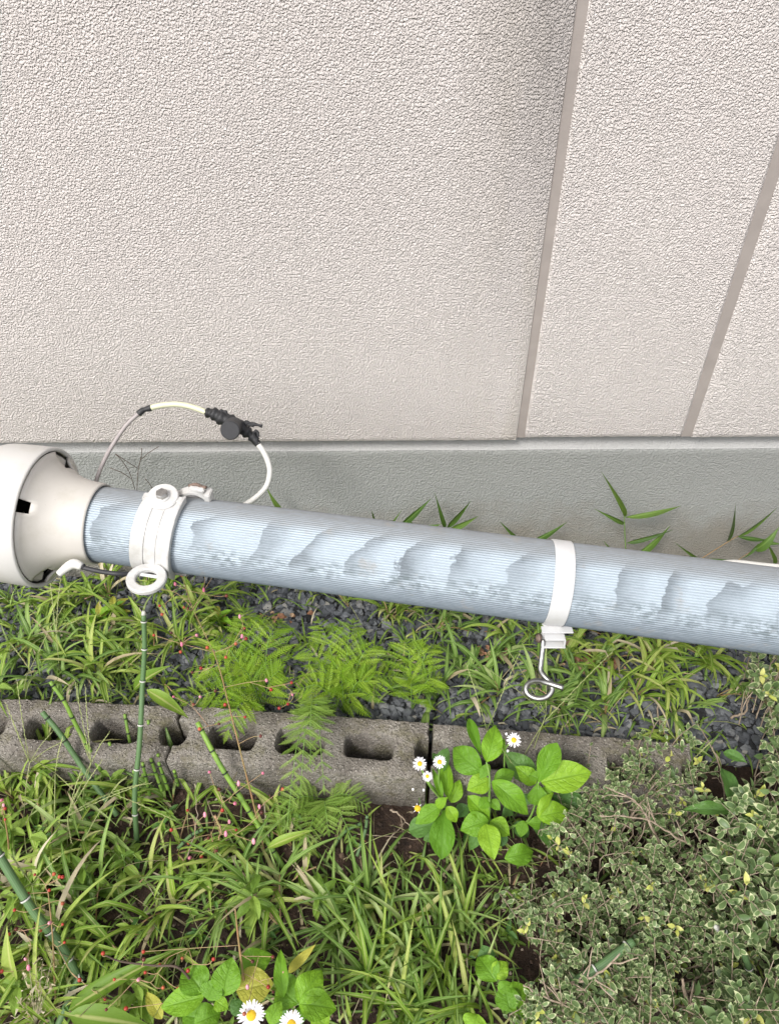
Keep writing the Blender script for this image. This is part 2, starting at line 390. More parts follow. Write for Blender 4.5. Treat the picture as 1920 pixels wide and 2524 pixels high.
def box(c, s, bev=0.0):
    bm = bmesh.new(); bmesh.ops.create_cube(bm, size=1)
    for q in bm.verts: q.co = Vector((q.co.x*s[0]+c[0], q.co.y*s[1]+c[1], q.co.z*s[2]+c[2]))
    if bev: bmesh.ops.bevel(bm, geom=bm.edges[:], offset=bev, segments=2, affect='EDGES')
    bm.verts.index_update()
    v = [q.co.copy() for q in bm.verts]; f = [tuple(x.index for x in p.verts) for p in bm.faces]; bm.free(); return v, f
def basis(o, y, z, sx=1, sy=1, sz=1):
    """matrix with local Y along y and local Z as near z as can be"""
    y = y.normalized(); x = y.cross(z)
    if x.length < 1e-5: x = y.orthogonal()
    x.normalize(); z = x.cross(y)
    M = Matrix((x*sx, y*sy, z*sz)).transposed().to_4x4(); M.translation = o; return M

# ------------------------------------------------------------------ house wall
YW, YS = 1.054, 1.038                     # foundation face, siding face
zb = Py(900, 1085, YS).z                  # lower edge of the siding
ztop = 3.2
wall = empty('house_wall', (0, YW, 0), 'pale pinkish house wall of rough sprayed render above a smooth grey foundation', 'wall')
def wl(p): return (p[0], p[1]-YW, p[2])
xj1 = Py(1272, 1080, YS).x; xj1b = Py(1293, 1080, YS).x
xj2 = Py(1679, 1080, YS).x; xj2b = Py(1704, 1080, YS).x
def panel(x0, x1, z0, y0):
    # front face on a fine-ish grid with a softly uneven lower edge
    nx = max(2, int((x1-x0)/.004)) if x1-x0 < 1.8 else 500
    v = []; f = []; uv = []
    for i in range(nx+1):
        x = x0+(x1-x0)*i/nx
        j = .0011*noise.noise(Vector((x*210, 0, 3)))+.0008*noise.noise(Vector((x*90, 5, 3)))
        e = 0.0035 if i in (0, nx) else 0
        v += [(x, y0+.03, z0+j), (x, y0+.004, z0+j), (x, y0+.0015*(1-0)+e, z0+.0025+j), (x, y0+e, z0+.008), (x, y0+e, ztop)]
    for i in range(nx):
        for k in range(4): a = i*5+k; f.append((a, a+5, a+6, a+1))
    a = len(v)
    for x in (x0, x1):   # returns into the joint
        v += [(x, y0+.0035, z0), (x, y0+.03, z0), (x, y0+.03, ztop), (x, y0+.0035, ztop)]
    f += [(a, a+1, a+2, a+3), (a+7, a+6, a+5, a+4)]
    return mesh('siding_panel', [wl(q) for q in v], f, 'stucco', smooth=False)
link('siding_panel', panel(-6.0, xj1, zb-.003, YS-.002), wall)
link('siding_panel', panel(xj1b, xj2, zb+.001, YS), wall)
link('siding_panel', panel(xj2b, 6.0, zb-.0005, YS-.0005), wall)
for x0, x1 in ((xj1, xj1b), (xj2, xj2b)):
    v, f = box(((x0+x1)/2, .0095+YS-YW+.0, (zb+ztop)/2+.001), (x1-x0+.004, .012, ztop-zb), .0)
    link('joint_strip', mesh('joint_strip', v, f, 'joint', smooth=False), wall)
# top of the foundation: recess, sloping mortar ledge, face
zl = Py(900, 1112, YW).z; z0 = -.25
prof = [(YW+.02, zb+.05), (YW+.012, zb+.008), (YW+.010, zb+.001), (YW+.003, zl+.003), (YW+.0005, zl+.0005)]
nx = 700; v = []; f = []
for i in range(nx+1):
    x = -6+12*i/nx; j = .0012*noise.noise(Vector((x*9, 1, 0)))+.0005*noise.noise(Vector((x*50, 1, 0)))
    for k, (y, z) in enumerate(prof): v.append(wl((x, y, z+(j if k >= 3 else 0))))
for i in range(nx):
    for k in range(len(prof)-1): a = i*5+k; f.append((a, a+1, a+6, a+5))
link('mortar_ledge', mesh('mortar_ledge', v, f, 'ledge'), wall)
v = []; f = []
for i in range(nx+1):
    x = -6+12*i/nx; j = .0012*noise.noise(Vector((x*9, 1, 0)))+.0005*noise.noise(Vector((x*50, 1, 0)))
    v += [wl((x, YW+.0005, zl+.0002+j)), wl((x, YW-.0008, zl-.003+j)), wl((x, YW, zl-.012)), wl((x, YW, z0))]
for i in range(nx):
    for k in range(3): a = i*4+k; f.append((a, a+1, a+5, a+4))
link('foundation', mesh('foundation', v, f, 'foundation'), wall)

# ------------------------------------------------------------------ ground
def axis_lines(fine0, fine1, step, far):
    a = list(np.arange(fine0, fine1+1e-6, step)); g = step
    while a[-1] < far: g *= 1.5; a.append(a[-1]+g)
    g = step
    while a[0] > -far: g *= 1.5; a.insert(0, a[0]-g)
    return a
def gz(x, y):
    q = min(1, max(0, (2.2-abs(x))*2))*min(1, max(0, (y+1.4)*2))
    return q*(.010*noise.noise(Vector((x*7, y*7, 0)))+.005*noise.noise(Vector((x*28, y*28, 4)))+.0025*noise.noise(Vector((x*90, y*90, 9))))-.006
xs = axis_lines(-1.1, 1.1, .011, 60); ys = axis_lines(-.1, 1.04, .011, 60)
ys = [y for y in ys if y < YW]+[YW-.001]
v = [(x, y, gz(x, y)) for y in ys for x in xs]; nxx = len(xs)
f = [(j*nxx+i, j*nxx+i+1, (j+1)*nxx+i+1, (j+1)*nxx+i) for j in range(len(ys)-1) for i in range(nxx-1)]
tag(link('ground', mesh('ground', v, f, 'soil')), kind='structure')

# ------------------------------------------------------------------ concrete blocks
ZB = .088
pA = Pz(451, 1737, ZB); pB = Pz(1065, 1779, ZB); pC = Pz(1066-1, 1779, ZB); pD = Pz(1640, 1826, ZB)
BL = (pB-pA).length-.003; BD = .10
def block_mesh(seed):
    r = random.Random(seed); H = .19
    def outline(pts, step=.008, amp=.0012):
        o = []
        for i in range(len(pts)):
            a = Vector(pts[i]).to_2d() if len(pts[i]) > 2 else Vector(pts[i]); b = Vector(pts[(i+1) % len(pts)])
            n = max(1, int((b-a).length/step))
            for k in range(n):
                p = a.lerp(b, k/n); o.append(p+Vector((r.uniform(-amp, amp), r.uniform(-amp, amp))))
        return o
    hw, hd = BL/2-.0015, BD/2
    # outer outline with half recesses at both ends
    rr, rd = .0225, .020
    pts = [(-hw, -hd), (hw, -hd)]
    def recess(sx):
        out = []
        for k in range(9):
            q = -math.pi/2+math.pi*k/8
            out.append((sx*(hw-rd*math.cos(q)**.6 if math.cos(q) > 1e-6 else hw), rr*math.sin(q)))
        return out
    pts = [(-hw, -hd), (hw, -hd)]+recess(1)+[(hw, hd), (-hw, hd)]+list(reversed(recess(-1)))
    outer = outline(pts)
    holes = []
    for cx in (-.105*BL/.39, 0, .105*BL/.39):
        hwx, hy, rc = .037*BL/.39, .0215, .011; h = []
        for (sx, sy, q0) in ((1, -1, -90), (1, 1, 0), (-1, 1, 90), (-1, -1, 180)):
            for k in range(4):
                q = math.radians(q0+k*30); h.append((cx+sx*(hwx-rc)+rc*math.cos(q), sy*(hy-rc)+rc*math.sin(q)))
        holes.append(outline(h, .009, .0012))
    bm = bmesh.new()
    def ringv(loop, z, off, inward):
        c = sum(loop, Vector((0, 0)))/len(loop); out = []
        n = len(loop)
        for i, p in enumerate(loop):
            t = (loop[(i+1) % n]-loop[i-1]).normalized(); nn = Vector((t.y, -t.x))   # outward for ccw loops
            out.append(bm.verts.new((p.x+nn.x*off, p.y+nn.y*off, z+r.uniform(-.0006, .0006))))
        return out
    edges = []
    for loop, s in [(outer, -1)]+[(h, 1) for h in holes]:
        n = len(loop)
        r0 = ringv(loop, 0, s*.004, 0); r1 = ringv(loop, -.0012, s*.0016, 0); r2 = ringv(loop, -.005, 0, 0)
        r2b = ringv(loop, -.06, -s*.0004, 0); r3 = ringv(loop, -H, s*0, 0)
        for i in range(n): edges.append(bm.edges.new((r0[i], r0[(i+1) % n])))
        for a, b in ((r0, r1), (r1, r2), (r2, r2b), (r2b, r3)):
            for i in range(n): bm.faces.new((a[i], b[i], b[(i+1) % n], a[(i+1) % n]))
    bmesh.ops.triangle_fill(bm, use_beauty=True, edges=edges)
    bmesh.ops.recalc_face_normals(bm, faces=bm.faces[:])
    for q in bm.faces: q.smooth = True
    me = bpy.data.meshes.new('concrete_block'); bm.to_mesh(me); bm.free(); me.materials.append(MAT['concrete'])
    # put origin on the bottom: z 0..H with material soiling by height above soil
    for q in me.vertices: q.co.z += ZB
    me.set_sharp_from_angle(angle=math.radians(40))
    return me
d1 = (pB-pA); d1.z = 0; d1n = d1.normalized(); yaw1 = math.atan2(d1n.y, d1n.x)
blocks = []
def put_block(pback_left, yaw, seed, label, dz=0):
    dx = Vector((math.cos(yaw), math.sin(yaw), 0)); dy = Vector((-dx.y, dx.x, 0))
    c = Vector((pback_left.x, pback_left.y, 0))+dx*(BL/2)-dy*(BD/2)
    o = link('concrete_block', block_mesh(seed)); o.location = (c.x, c.y, dz); o.rotation_euler = (0, 0, yaw)
    tag(o, label, 'concrete block', 'concrete blocks edging the gravel strip'); blocks.append((c, yaw)); return o
GAP = .003
print('block len by photo', (pB-pA).length, (pD-pB).length, 'yaw', math.degrees(yaw1))
put_block(pA, yaw1, 1, 'grey hollow concrete block in the middle of the row, under the overhanging fern')
put_block(pB+d1n*.001, yaw1-math.radians(.6), 2, 'mossy hollow concrete block at the right, half hidden by big leaves and shrub', -.003)
yl = yaw1+math.radians(1.6); dl = Vector((math.cos(yl), math.sin(yl), 0))
pL = pA-dl*(BL+GAP)
put_block(pL, yl, 3, 'hollow concrete block at the left, crossed by horsetail stems and grass', -.002)
put_block(pL-dl*(BL+GAP), yl, 4, 'hollow concrete block beyond the left one, at the edge of view', .002)
def block_back_y(x): return pA.y+(x-pA.x)*d1n.y/d1n.x
def block_front_y(x): return block_back_y(x)-BD

# gravel bed sheet, then chips
v = []; f = []; n1, n2 = 90, 16
for j in range(n2+1):
    for i in range(n1+1):
        x = -3+6*i/n1; ya = block_back_y(max(-1.2, min(1.2, x)))+.002; y = ya+(YW-.002-ya)*j/n2
        v.append((x, y, .012+.004*noise.noise(Vector((x*14, y*14, 2)))))
f = [(j*(n1+1)+i, j*(n1+1)+i+1, (j+1)*(n1+1)+i+1, (j+1)*(n1+1)+i) for j in range(n2) for i in range(n1)]
tag(link('gravel_bed', mesh('gravel_bed', v, f, 'bed')), kind='structure')

def scatter_chips(n, region, size, zf, name, mat, squash=.6):
    rs = np.random.RandomState(5+n)
    bm = bmesh.new(); bmesh.ops.create_icosphere(bm, subdivisions=1, radius=1); bm.verts.index_update()
    base = np.array([q.co[:] for q in bm.verts]); fc = np.array([[x.index for x in p.verts] for p in bm.faces]); bm.free()
    # angular chips: each random box clamped icosphere
    V = []; FF = []; T = []; k = 0
    while k < n:
        x, y = region(rs)
        if x is None: continue
        s = size*math.exp(rs.normal(0, .28)); sc = np.array([1, rs.uniform(.6, .95), rs.uniform(.4, squash+.1)])*s
        b = np.clip(base*rs.uniform(.8, 1.35, 3), -.72, .72)*1.3+rs.normal(0, .10, base.shape)
        b = b*sc
        q = rs.normal(size=4); q[1:3] *= .45; q /= np.linalg.norm(q)
        w_, x_, y_, z_ = q
        Rm = np.array([[1-2*(y_*y_+z_*z_), 2*(x_*y_-z_*w_), 2*(x_*z_+y_*w_)], [2*(x_*y_+z_*w_), 1-2*(x_*x_+z_*z_), 2*(y_*z_-x_*w_)], [2*(x_*z_-y_*w_), 2*(y_*z_+x_*w_), 1-2*(x_*x_+y_*y_)]])
        b = b@Rm.T+np.array([x, y, zf(x, y)+rs.uniform(0, size*.6)])
        V.append(b); FF.append(fc+k*len(base)); T.append(np.full(len(base), rs.rand())); k += 1
    me = mesh(name, np.vstack(V).tolist(), np.vstack(FF).tolist(), mat, tint=np.concatenate(T), smooth=False)
    return me
def greg(rs):
    x = rs.uniform(-1.25, 1.25); y = rs.uniform(block_back_y(x)+.004, YW-.006)
    return x, y
tag(link('gravel', scatter_chips(17000, greg, .0062, lambda x, y: .012, 'gravel', 'chips')), 'dark blue grey slate gravel', None, None, 'stuff')
def sreg(rs):
    x = rs.uniform(-.9, .9); y = rs.uniform(.1, 1.0)
    if y > block_front_y(x)-.002: return None, None
    return x, y
tag(link('soil_crumbs', scatter_chips(6500, sreg, .0026, gz, 'soil_crumbs', 'pebble', .8)), 'brown soil crumbs', None, None, 'stuff')

# ------------------------------------------------------------------ fallen pole
A = Pd(274, 1295, 1.030); B = Pd(1829, 1495, .995)
ax = (B-A).normalized(); lz = Vector((0, 0, 1)); lz = (lz-ax*lz.dot(ax)).normalized(); ly = lz.cross(ax)
MP = Matrix((ax, ly, lz)).transposed().to_4x4(); MP.translation = A; MPI = MP.inverted()
pole = empty('fallen_pole', A, 'fallen ribbed galvanised steel service pole with white end cap, clamp and strap', 'pole')
pole.matrix_world = MP
def prad(x): return .0500+.0052*x/.83 if x < 4 else .0500+.0052*4/.83
def lx(px, py_off=0):
    lo, hi = -.6, 1.5
    for _ in range(40):
        mid = (lo+hi)/2
        if proj(MP@Vector((mid, 0, 0)))[0] < px: lo = mid
        else: hi = mid
    return (lo+hi)/2
def cyl(x, r, a):   # a in degrees, 0 = away from viewer (+y), 90 = up, 135 = towards camera, 225 = lower silhouette
    q = math.radians(a); return Vector((x, r*math.cos(q), r*math.sin(q)))
x_end = (0-A.z+.02)/ax.z
RIBS, SUB = 96, 4; seg = RIBS*SUB
v = []; f = []; uv = []
stations = [lx(215), lx(300), lx(700), lx(1400), 1.2, 2.5, 4, x_end]
for x in stations:
    for j in range(seg+1):
        q = 2*math.pi*j/seg
        ph = (j % SUB)/SUB; rr = prad(x)+.0007*math.cos(2*math.pi*ph)
        v.append((x, rr*math.cos(q), rr*math.sin(q))); uv.append((x, j/seg))
for i in range(len(stations)-1):
    for j in range(seg): a = i*(seg+1)+j; f.append((a, a+seg+1, a+seg+2, a+1))
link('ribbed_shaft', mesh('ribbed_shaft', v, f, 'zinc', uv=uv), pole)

# end cap: flare (with four slots) and round dome
xr = lx(119); xf = lx(250); RR = .0935
prof = [(xf, .0515), (xf+.0005, .0538), (xf-.002, .0548), (xf-.016, .0560), (xf-.028, .0588), (xf-.038, .0635), (xf-.045, .0690), (xf-.051, .0755), (xf-.056, .0825), (xf-.0585, .0890)]
print('cap', xr, xf, xf-xr)
dxs = (xf-xr-.004)/.0585
prof = [(xf-(xf-x)*dxs, r) for x, r in prof]
SEG = 96
def slot(i, j):
    a = j*360/SEG
    return (7 <= i <= 8 and abs((a-124+180) % 360-180) < 7.0) or (6 <= i <= 8 and any(abs((a-c+180) % 360-180) < 14 for c in (217, 307, 37)))
v, f = lathe(prof, SEG, slot)
# slot walls: short returns inwards
flare = link('flared_collar', mesh('flared_collar', v, f, 'cap'), pole)
sm = flare.modifiers.new('thickness', 'SOLIDIFY'); sm.thickness = .0035; sm.offset = -1
# dome
pr = [(xr, RR-.0045), (xr+.003, RR-.0035), (xr+.0035, RR), (xr+.001, RR+.001)]
for k in range(0, 13):
    q = k/12*math.pi/2
    pr.append((xr-.045-.055*math.sin(q), .018+(RR-.018)*math.cos(q)**.75 if k < 12 else 0.0))
pr.insert(4, (xr-.02, RR+.0008))
v, f = lathe(pr, SEG)
link('round_cap', mesh('round_cap', v, f, 'cap_dome'), pole)
v, f = lathe([(xr-.004, .070), (xr-.004, RR-.004)], SEG); v2, f2 = lathe([(xr-.004, RR-.004), (xr+.0005, RR-.0042)], SEG)
g = Geo(); g.add(v2, f2); 
link('cap_rim_lining', g.build('cap_rim_lining', 'moss_rim'), pole)
# dark inside of the cap
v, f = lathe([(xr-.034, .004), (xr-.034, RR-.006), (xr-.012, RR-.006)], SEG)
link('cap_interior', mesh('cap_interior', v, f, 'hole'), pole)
# catches seen between dome and flare
for a in (37, 217, 307):
    g = Geo(); 
    p = [(xr-.004, RR-.006), (xr+.002, RR-.010), (xr+.003, .074), (xr-.010, .070)]
    vv = []; 
    for s in (-10, 10):
        for x, r in p: vv.append(cyl(x, r, a+s))
    for s in (-10, 10):
        for x, r in p: vv.append(cyl(x-.003, r-.003, a+s))
    g.add(vv, [(0, 1, 5, 4), (1, 2, 6, 5), (2, 3, 7, 6), (0, 8, 9, 1), (1, 9, 10, 2), (4, 5, 13, 12), (5, 6, 14, 13), (0, 4, 12, 8)])
    link('cap_catch', g.build('cap_catch', 'cap', False), pole)

def arcband(x0, x1, a0, a1, off, th, skew=0, n=40, mat='white', prof=None):
    """strip bent round the pole; prof: list of (fraction across, extra height)"""
    prof = prof or [(0, 0), (1, 0)]
    g = Geo(); v = []; m_ = len(prof)
    for i in range(n+1):
        t = i/n; a = a0+(a1-a0)*t; sk = skew*t
        for (u, h) in prof:
            x = x0+(x1-x0)*u+sk; v.append(cyl(x, prad(x)+off+th+h, a))
        for u in (1, 0):
            x = x0+(x1-x0)*u+sk; v.append(cyl(x, prad(x)+off, a))
    K = m_+2; f = []
    for i in range(n):
        for k in range(K): k2 = (k+1) % K; f.append((i*K+k, i*K+k2, (i+1)*K+k2, (i+1)*K+k))
    f.append(tuple(range(K))); f.append(tuple(reversed(range(n*K, n*K+K))))
    return v, f
def disc(c, nrm, r, th, seg=32, rin=0, bev=.0012):
    nrm = nrm.normalized(); a = nrm.orthogonal().normalized(); b = nrm.cross(a); v = []; f = []
    prof = [(rin, 0), (r, 0), (r, th-bev), (r-bev, th), (rin+(bev if rin else 0), th)]
    if rin: prof.append((rin, th-bev))
    K = len(prof)
    for j in range(seg):
        q = 2*math.pi*j/seg
        for rr, h in prof: v.append(c+nrm*h+(a*math.cos(q)+b*math.sin(q))*rr)
    for j in range(seg):
        j2 = (j+1) % seg
        for k in range(K if rin else K-1):
            k2 = (k+1) % K; f.append((j*K+k, j2*K+k, j2*K+k2, j*K+k2))
    return v, f

# clamp with eye
cx0, cx1 = lx(370), lx(466)
clamp = empty('clamp_bracket', (0, 0, 0), None, None); clamp.parent = pole
P1 = [(0, .0002), (.015, .0010), (.03, .0012), (.30, .0012), (.315, .0022), (.335, .0022), (.35, .0006), (.60, .0006), (.615, .0022), (.635, .0022), (.65, .0012), (.80, .0012), (.84, .0030), (.97, .0062), (1, .0055)]
v, f = arcband(cx0, cx1, 78, 225, .0008, .0035, -.011, 44, prof=P1)
band = link('clamp_half', mesh('clamp_half', v, f, 'white', smooth=True), pole)
band.data.set_sharp_from_angle(angle=math.radians(35))
v, f = arcband(cx0+.012, cx1+.004, 225, 400, .0008, .003, 0, 30)
b2 = link('clamp_half', mesh('clamp_half', v, f, 'white'), pole)
bpy.data.objects.remove(clamp)
# boss with bolt on top
tc = cyl((cx0+cx1)/2-.002, prad(0)+.004, 82); tn = cyl(0, 1, 95); tn = Vector((0, tn.y-.12, tn.z))
bos = link('bolt_boss', mesh('bolt_boss', *disc(tc, tn, .0200, .0085, 36), 'white'), band)
bos.data.set_sharp_from_angle(angle=math.radians(35))
v, f = disc(tc+tn.normalized()*.0085, tn, .0098, .0018, 28)
link('washer', mesh('washer', v, f, 'white'), band)
v, f = disc(tc+tn.normalized()*.0103, tn, .0078, .0062, 6, 0, .0010)
link('bolt_head', mesh('bolt_head', v, f, 'chrome', smooth=False), band)
for s in (-1, 1):
    v, f = box((0, 0, 0), (.010, .012, .007), .0015)
    M = basis(tc+Vector((s*.021, -.002, .003)), Vector((0, 1, 0)), Vector((0, 0, 1)))
    link('lug', mesh('lug', [M@q for q in v], f, 'white', smooth=False), band)
# rear ear standing up behind the boss
ec = cyl(cx1+.004, prad(0)+.002, 62)
g = Geo()
def ribbon(pts, wid, th):
    """flat bar following pts in the local X-Z plane, wid along local Y"""
    v = []; f = []; n_ = len(pts)
    for i_, p in enumerate(pts):
        t_ = (pts[min(i_+1, n_-1)]-pts[max(i_-1, 0)]).normalized(); nn = Vector((-t_.z, 0, t_.x))
        for sy, sn in ((-1, -1), (1, -1), (1, 1), (-1, 1)): v.append(p+Vector((0, sy*wid/2, 0))+nn*(sn*th/2))
    for i_ in range(n_-1):
        for k_ in range(4): k2 = (k_+1) % 4; f.append((i_*4+k_, i_*4+k2, (i_+1)*4+k2, (i_+1)*4+k_))
    return v, f+[(0, 1, 2, 3), (n_*4-1, n_*4-2, n_*4-3, n_*4-4)]
v, f = ribbon(smoothpath([ec+Vector((-.022, .002, .000)), ec+Vector((-.013, .002, .007)), ec+Vector((-.002, .003, .011)), ec+Vector((.010, .004, .009)), ec+Vector((.020, .004, .002))], 5), .014, .0035); g.add(v, f)
v, f = box(ec+Vector((.020, .004, .002)), (.008, .016, .019), .0012); g.add(v, f)
v, f = box(ec+Vector((.006, .004, .015)), (.020, .010, .005), .0012); g.add(v, f)
ear = link('rear_ear', g.build('rear_ear', 'white', False), b2)
v, f = tube(smoothpath([ec+Vector((-.006, .008, .014)), ec+Vector((.004, .006, .020)), ec+Vector((.012, .006, .017)), ec+Vector((.018, .004, .019))], 5), .0022, 7)[:2]
link('rusty_bolt_end', mesh('rusty_bolt_end', v, f, 'rust'), b2)
# eye ring at the lower side, lying level
ep = MPI@Pd(362, 1426, .972); upl = (MPI.to_3x3()@Vector((.06, .02, 1))).normalized()
v, f = disc(ep-upl*.003, upl, .0250, .0060, 48, .0135, .0014)
g = Geo(); g.add(v, f)
eyeo = link('eye_ring', g.build('eye_ring', 'white'), band); eyeo.data.set_sharp_from_angle(angle=math.radians(40))
# neck joining band end to eye
q0 = cyl(cx0-.006, prad(0)+.002, 196); q1 = cyl(cx1-.018, prad(0)+.002, 196)
q2 = cyl(cx0-.012, prad(0)+.006, 226); q3 = cyl(cx1-.024, prad(0)+.006, 226)
e0 = ep+Vector((-.0235, .006, 0)); e1 = ep+Vector((.0245, .004, 0))
vv = [q0, q1, q2, q3, e0-upl*.003, e1-upl*.003]
n_out = cyl(0, .004, 205)
vv += [p-n_out for p in vv]
ff = [(0, 1, 3, 2), (2, 3, 5, 4), (6, 8, 9, 7), (8, 10, 11, 9), (0, 2, 8, 6), (2, 4, 10, 8), (1, 7, 9, 3), (3, 9, 11, 5), (4, 5, 11, 10), (0, 6, 7, 1)]
link('eye_neck', mesh('eye_neck', vv, ff, 'white', smooth=False), band)

# strap with pigtail hook
sx0, sx1 = lx(1347), lx(1394)
v, f = arcband(sx0, sx1, 10, 222, .0006, .0018, 0, 60, prof=[(0, -.0008), (.04, 0), (.96, 0), (1, -.0008)])
strap = link('strap_band', mesh('strap_band', v, f, 'white2'), pole)
strap.data.set_sharp_from_angle(angle=math.radians(35))
t0 = cyl(sx0, prad(.6)+.0024, 222); t1 = cyl(sx1, prad(.6)+.0024, 222)
dn = (MPI.to_3x3()@(-up)).normalized()           # hangs square to the sight line, below the pole
dwn = cyl(0, 1, 240); dwn.normalize()
bl = MPI@Pd(1352, 1553, 1.000); br_ = MPI@Pd(1385, 1560, .998)
nrm = (MPI.to_3x3()@(-fw)).normalized()
vv = []
for p0, p1 in ((t0, t1), ((t0*.4+bl*.6), (t1*.4+br_*.6)), (bl, br_)): vv += [p0, p1]
vv += [p-nrm*.002 for p in vv]
ff = [(0, 1, 3, 2), (2, 3, 5, 4), (6, 8, 9, 7), (8, 10, 11, 9), (0, 2, 8, 6), (2, 4, 10, 8), (1, 7, 9, 3), (3, 9, 11, 5)]
link('strap_tail', mesh('strap_tail', vv, ff, 'white2', smooth=False), strap)
# small channel bracket
cb = MPI@Pd(1364, 1570, .996)
Mx = Matrix(((MPI.to_3x3()@rt), (MPI.to_3x3()@(up*.8+fw*-.6)).normalized(), (MPI.to_3x3()@(fw*-.8-up*.6)).normalized())).transposed().to_4x4(); Mx.translation = cb
g = Geo()
for c, s in (((0, .004, 0), (.026, .0022, .020)), ((0, -.010, .002), (.030, .0022, .016)), ((-.002, -.003, -.006), (.026, .014, .0022)), ((.013, -.003, .003), (.0022, .012, .014))):
    v, f = box(c, s, .0005); g.add([Mx@q for q in v], f)
v, f = box((.004, .009, -.004), (.040, .0018, .012), .0005); g.add([Mx@q for q in v], f)
link('channel_bracket', g.build('channel_bracket', 'white2', False), strap)
v, f = box((-.019, -.002, 0), (.007, .012, .010), .002); link('rusty_nut', mesh('rusty_nut', [Mx@q for q in v], f, 'rust'), strap)
hp = [(1338, 1576, .999), (1337, 1600, .998), (1333, 1632, .996), (1332, 1652, .993), (1342, 1668, .988), (1356, 1684, .984), (1360, 1702, .984), (1347, 1718, .987), (1325, 1722, .992), (1304, 1714, .997), (1295, 1698, 1.0), (1304, 1684, .997), (1325, 1678, .988), (1350, 1684, .978), (1388, 1696, .970)]
v, f, uvx = tube(smoothpath([MPI@Pd(*q) for q in hp], 6), .0036, 12)
link('pigtail_hook', mesh('pigtail_hook', v, f, 'chrome', uv=uvx), strap)

# ------------------------------------------------------------------ cables
def px3(l, d=None): return [Pd(q[0]*1.142857, q[1]*1.142857, q[2] if len(q) > 2 else d) for q in l]
a0 = Pd(236, 1190, 1.10)
loop = empty('cable_loop', a0, 'loop of spliced electric cable rising above the pole, grey then ivory then white', 'cable')
def lt(name, pts, r, mat, seg=10, par=None):
    base = a0
    return tubeobj(name, [p for p in pts], r, MAT and mat, par or loop, seg, 8, base)
lt('grey_sheath', px3([(206, 1062, 1.10), (209, 1036, 1.10), (226, 992, 1.105), (250, 950, 1.11), (275, 915, 1.11), (302, 890, 1.11)]), .0030, 'cable_grey')
lt('tape_sleeve', px3([(299, 893, 1.109), (309, 885, 1.109), (318, 882, 1.109), (328, 879, 1.109)]), lambda t: .0042+.0012*math.sin(t*9)*.5, 'tape')
lt('ivory_sheath', px3([(327, 879), (350, 874), (380, 872), (408, 876), (430, 883), (447, 890)], 1.108), .0042, 'cable_yellow')
tp = smoothpath(px3([(444, 889), (462, 893), (482, 903), (508, 914), (530, 930), (545, 942), (558, 960)], 1.108), 8)
g = Geo(); rr_ = random.Random(3)
v, f, uvx = tube([p-a0 for p in tp], lambda t: .0052+.0050*math.sin(min(1, t*1.25)*math.pi)**.7+.0012*math.sin(t*47) if t < .8 else .0085*(1-t)*2.6+.0042, 14)
v = [p+Vector((rr_.uniform(-1, 1), rr_.uniform(-1, 1), rr_.uniform(-1, 1)))*.0007 for p in v]
g.add(v, f, uvx)
tj = link('taped_joint', g.build('taped_joint', 'tape'), loop)
pc = px3([(505, 918)], 1.100)[0]-a0; pe = px3([(497, 928)], 1.072)[0]-a0
v, f, uvx = tube([pc.lerp(pe, k/6) for k in range(7)], lambda t: .0125+.0012*t, 24)
link('connector_plug', mesh('connector_plug', v, f, 'rubber', uv=uvx), tj).data.set_sharp_from_angle(angle=math.radians(40))
v, f = disc(pe, (pe-pc), .0135, .002, 28); link('plug_end', mesh('plug_end', v, f, 'rubber', smooth=True), tj).data.set_sharp_from_angle(angle=math.radians(40))
for pts in ([(520, 913), (532, 911), (545, 914), (566, 919)], [(528, 908), (534, 915), (548, 918)], [(545, 935), (554, 930), (558, 942)], [(470, 893), (476, 887), (486, 888), (492, 896)]):
    g = Geo(); P_ = smoothpath([p-a0 for p in px3(pts, 1.105)], 5); v, f, uvx = tube(P_, lambda t: .0024+.0006*math.sin(t*20), 6); g.add(v, f, uvx)
    link('tape_end', g.build('tape_end', 'tape'), tj)
lt('white_sheath', px3([(556, 957, 1.108), (569, 975, 1.108), (579, 998, 1.108), (582, 1022, 1.108), (574, 1050, 1.105), (552, 1073, 1.10), (520, 1094, 1.095), (490, 1112, 1.09)]), .0040, 'cable_white')
# black cable under the flare with its white sleeve
b0 = Pd(150*1.1429, 1218*1.1429, 1.0)
bc = empty('black_cable', b0, 'short black cable under the pole end with a torn white sleeve', 'cable')
tubeobj('black_sheath', px3([(150, 1214, .99), (180, 1224, .985), (225, 1234, .985), (270, 1238, .99), (330, 1236, 1.02), (380, 1232, 1.06)]), .0030, 'rubber', bc, 10, 8, b0)
sl_pts = px3([(182, 1225, .985), (165, 1218, .985), (150, 1213, .985), (132, 1236, .985)])
v, f, uvx = tube([p-b0 for p in smoothpath(px3([(178, 1222), (160, 1216), (142, 1226), (128, 1238)], .985), 5)], lambda t: .0042+.003*math.sin(t*3.1)*(1-t)+.0006, 10)
link('white_sleeve', mesh('white_sleeve', v, f, 'cable_white', uv=uvx), bc)
for px_ in (172, 180):
    c = px3([(px_, 1222)], .985)[0]-b0; v, f = disc(c, (Pd(200, 1230, .98)-Pd(190, 1227, .98)), .0040, .0022, 16)
    link('tie_ring', mesh('tie_ring', v, f, 'rubber'), bc)
tubeobj('white_conduit', px3([(1500, 1240, 1.10), (1540, 1222, 1.10), (1580, 1216, 1.10), (1640, 1222, 1.095), (1700, 1228, 1.09), (1900, 1250, 1.06), (2150, 1285, 1.03), (2500, 1345, 1.0), (2900, 1460, .98)]), .0060, 'cable_white', None, 12, 8)
tag(bpy.data.objects['white_conduit'], 'white cable lying along the back of the pole at the right', 'cable')

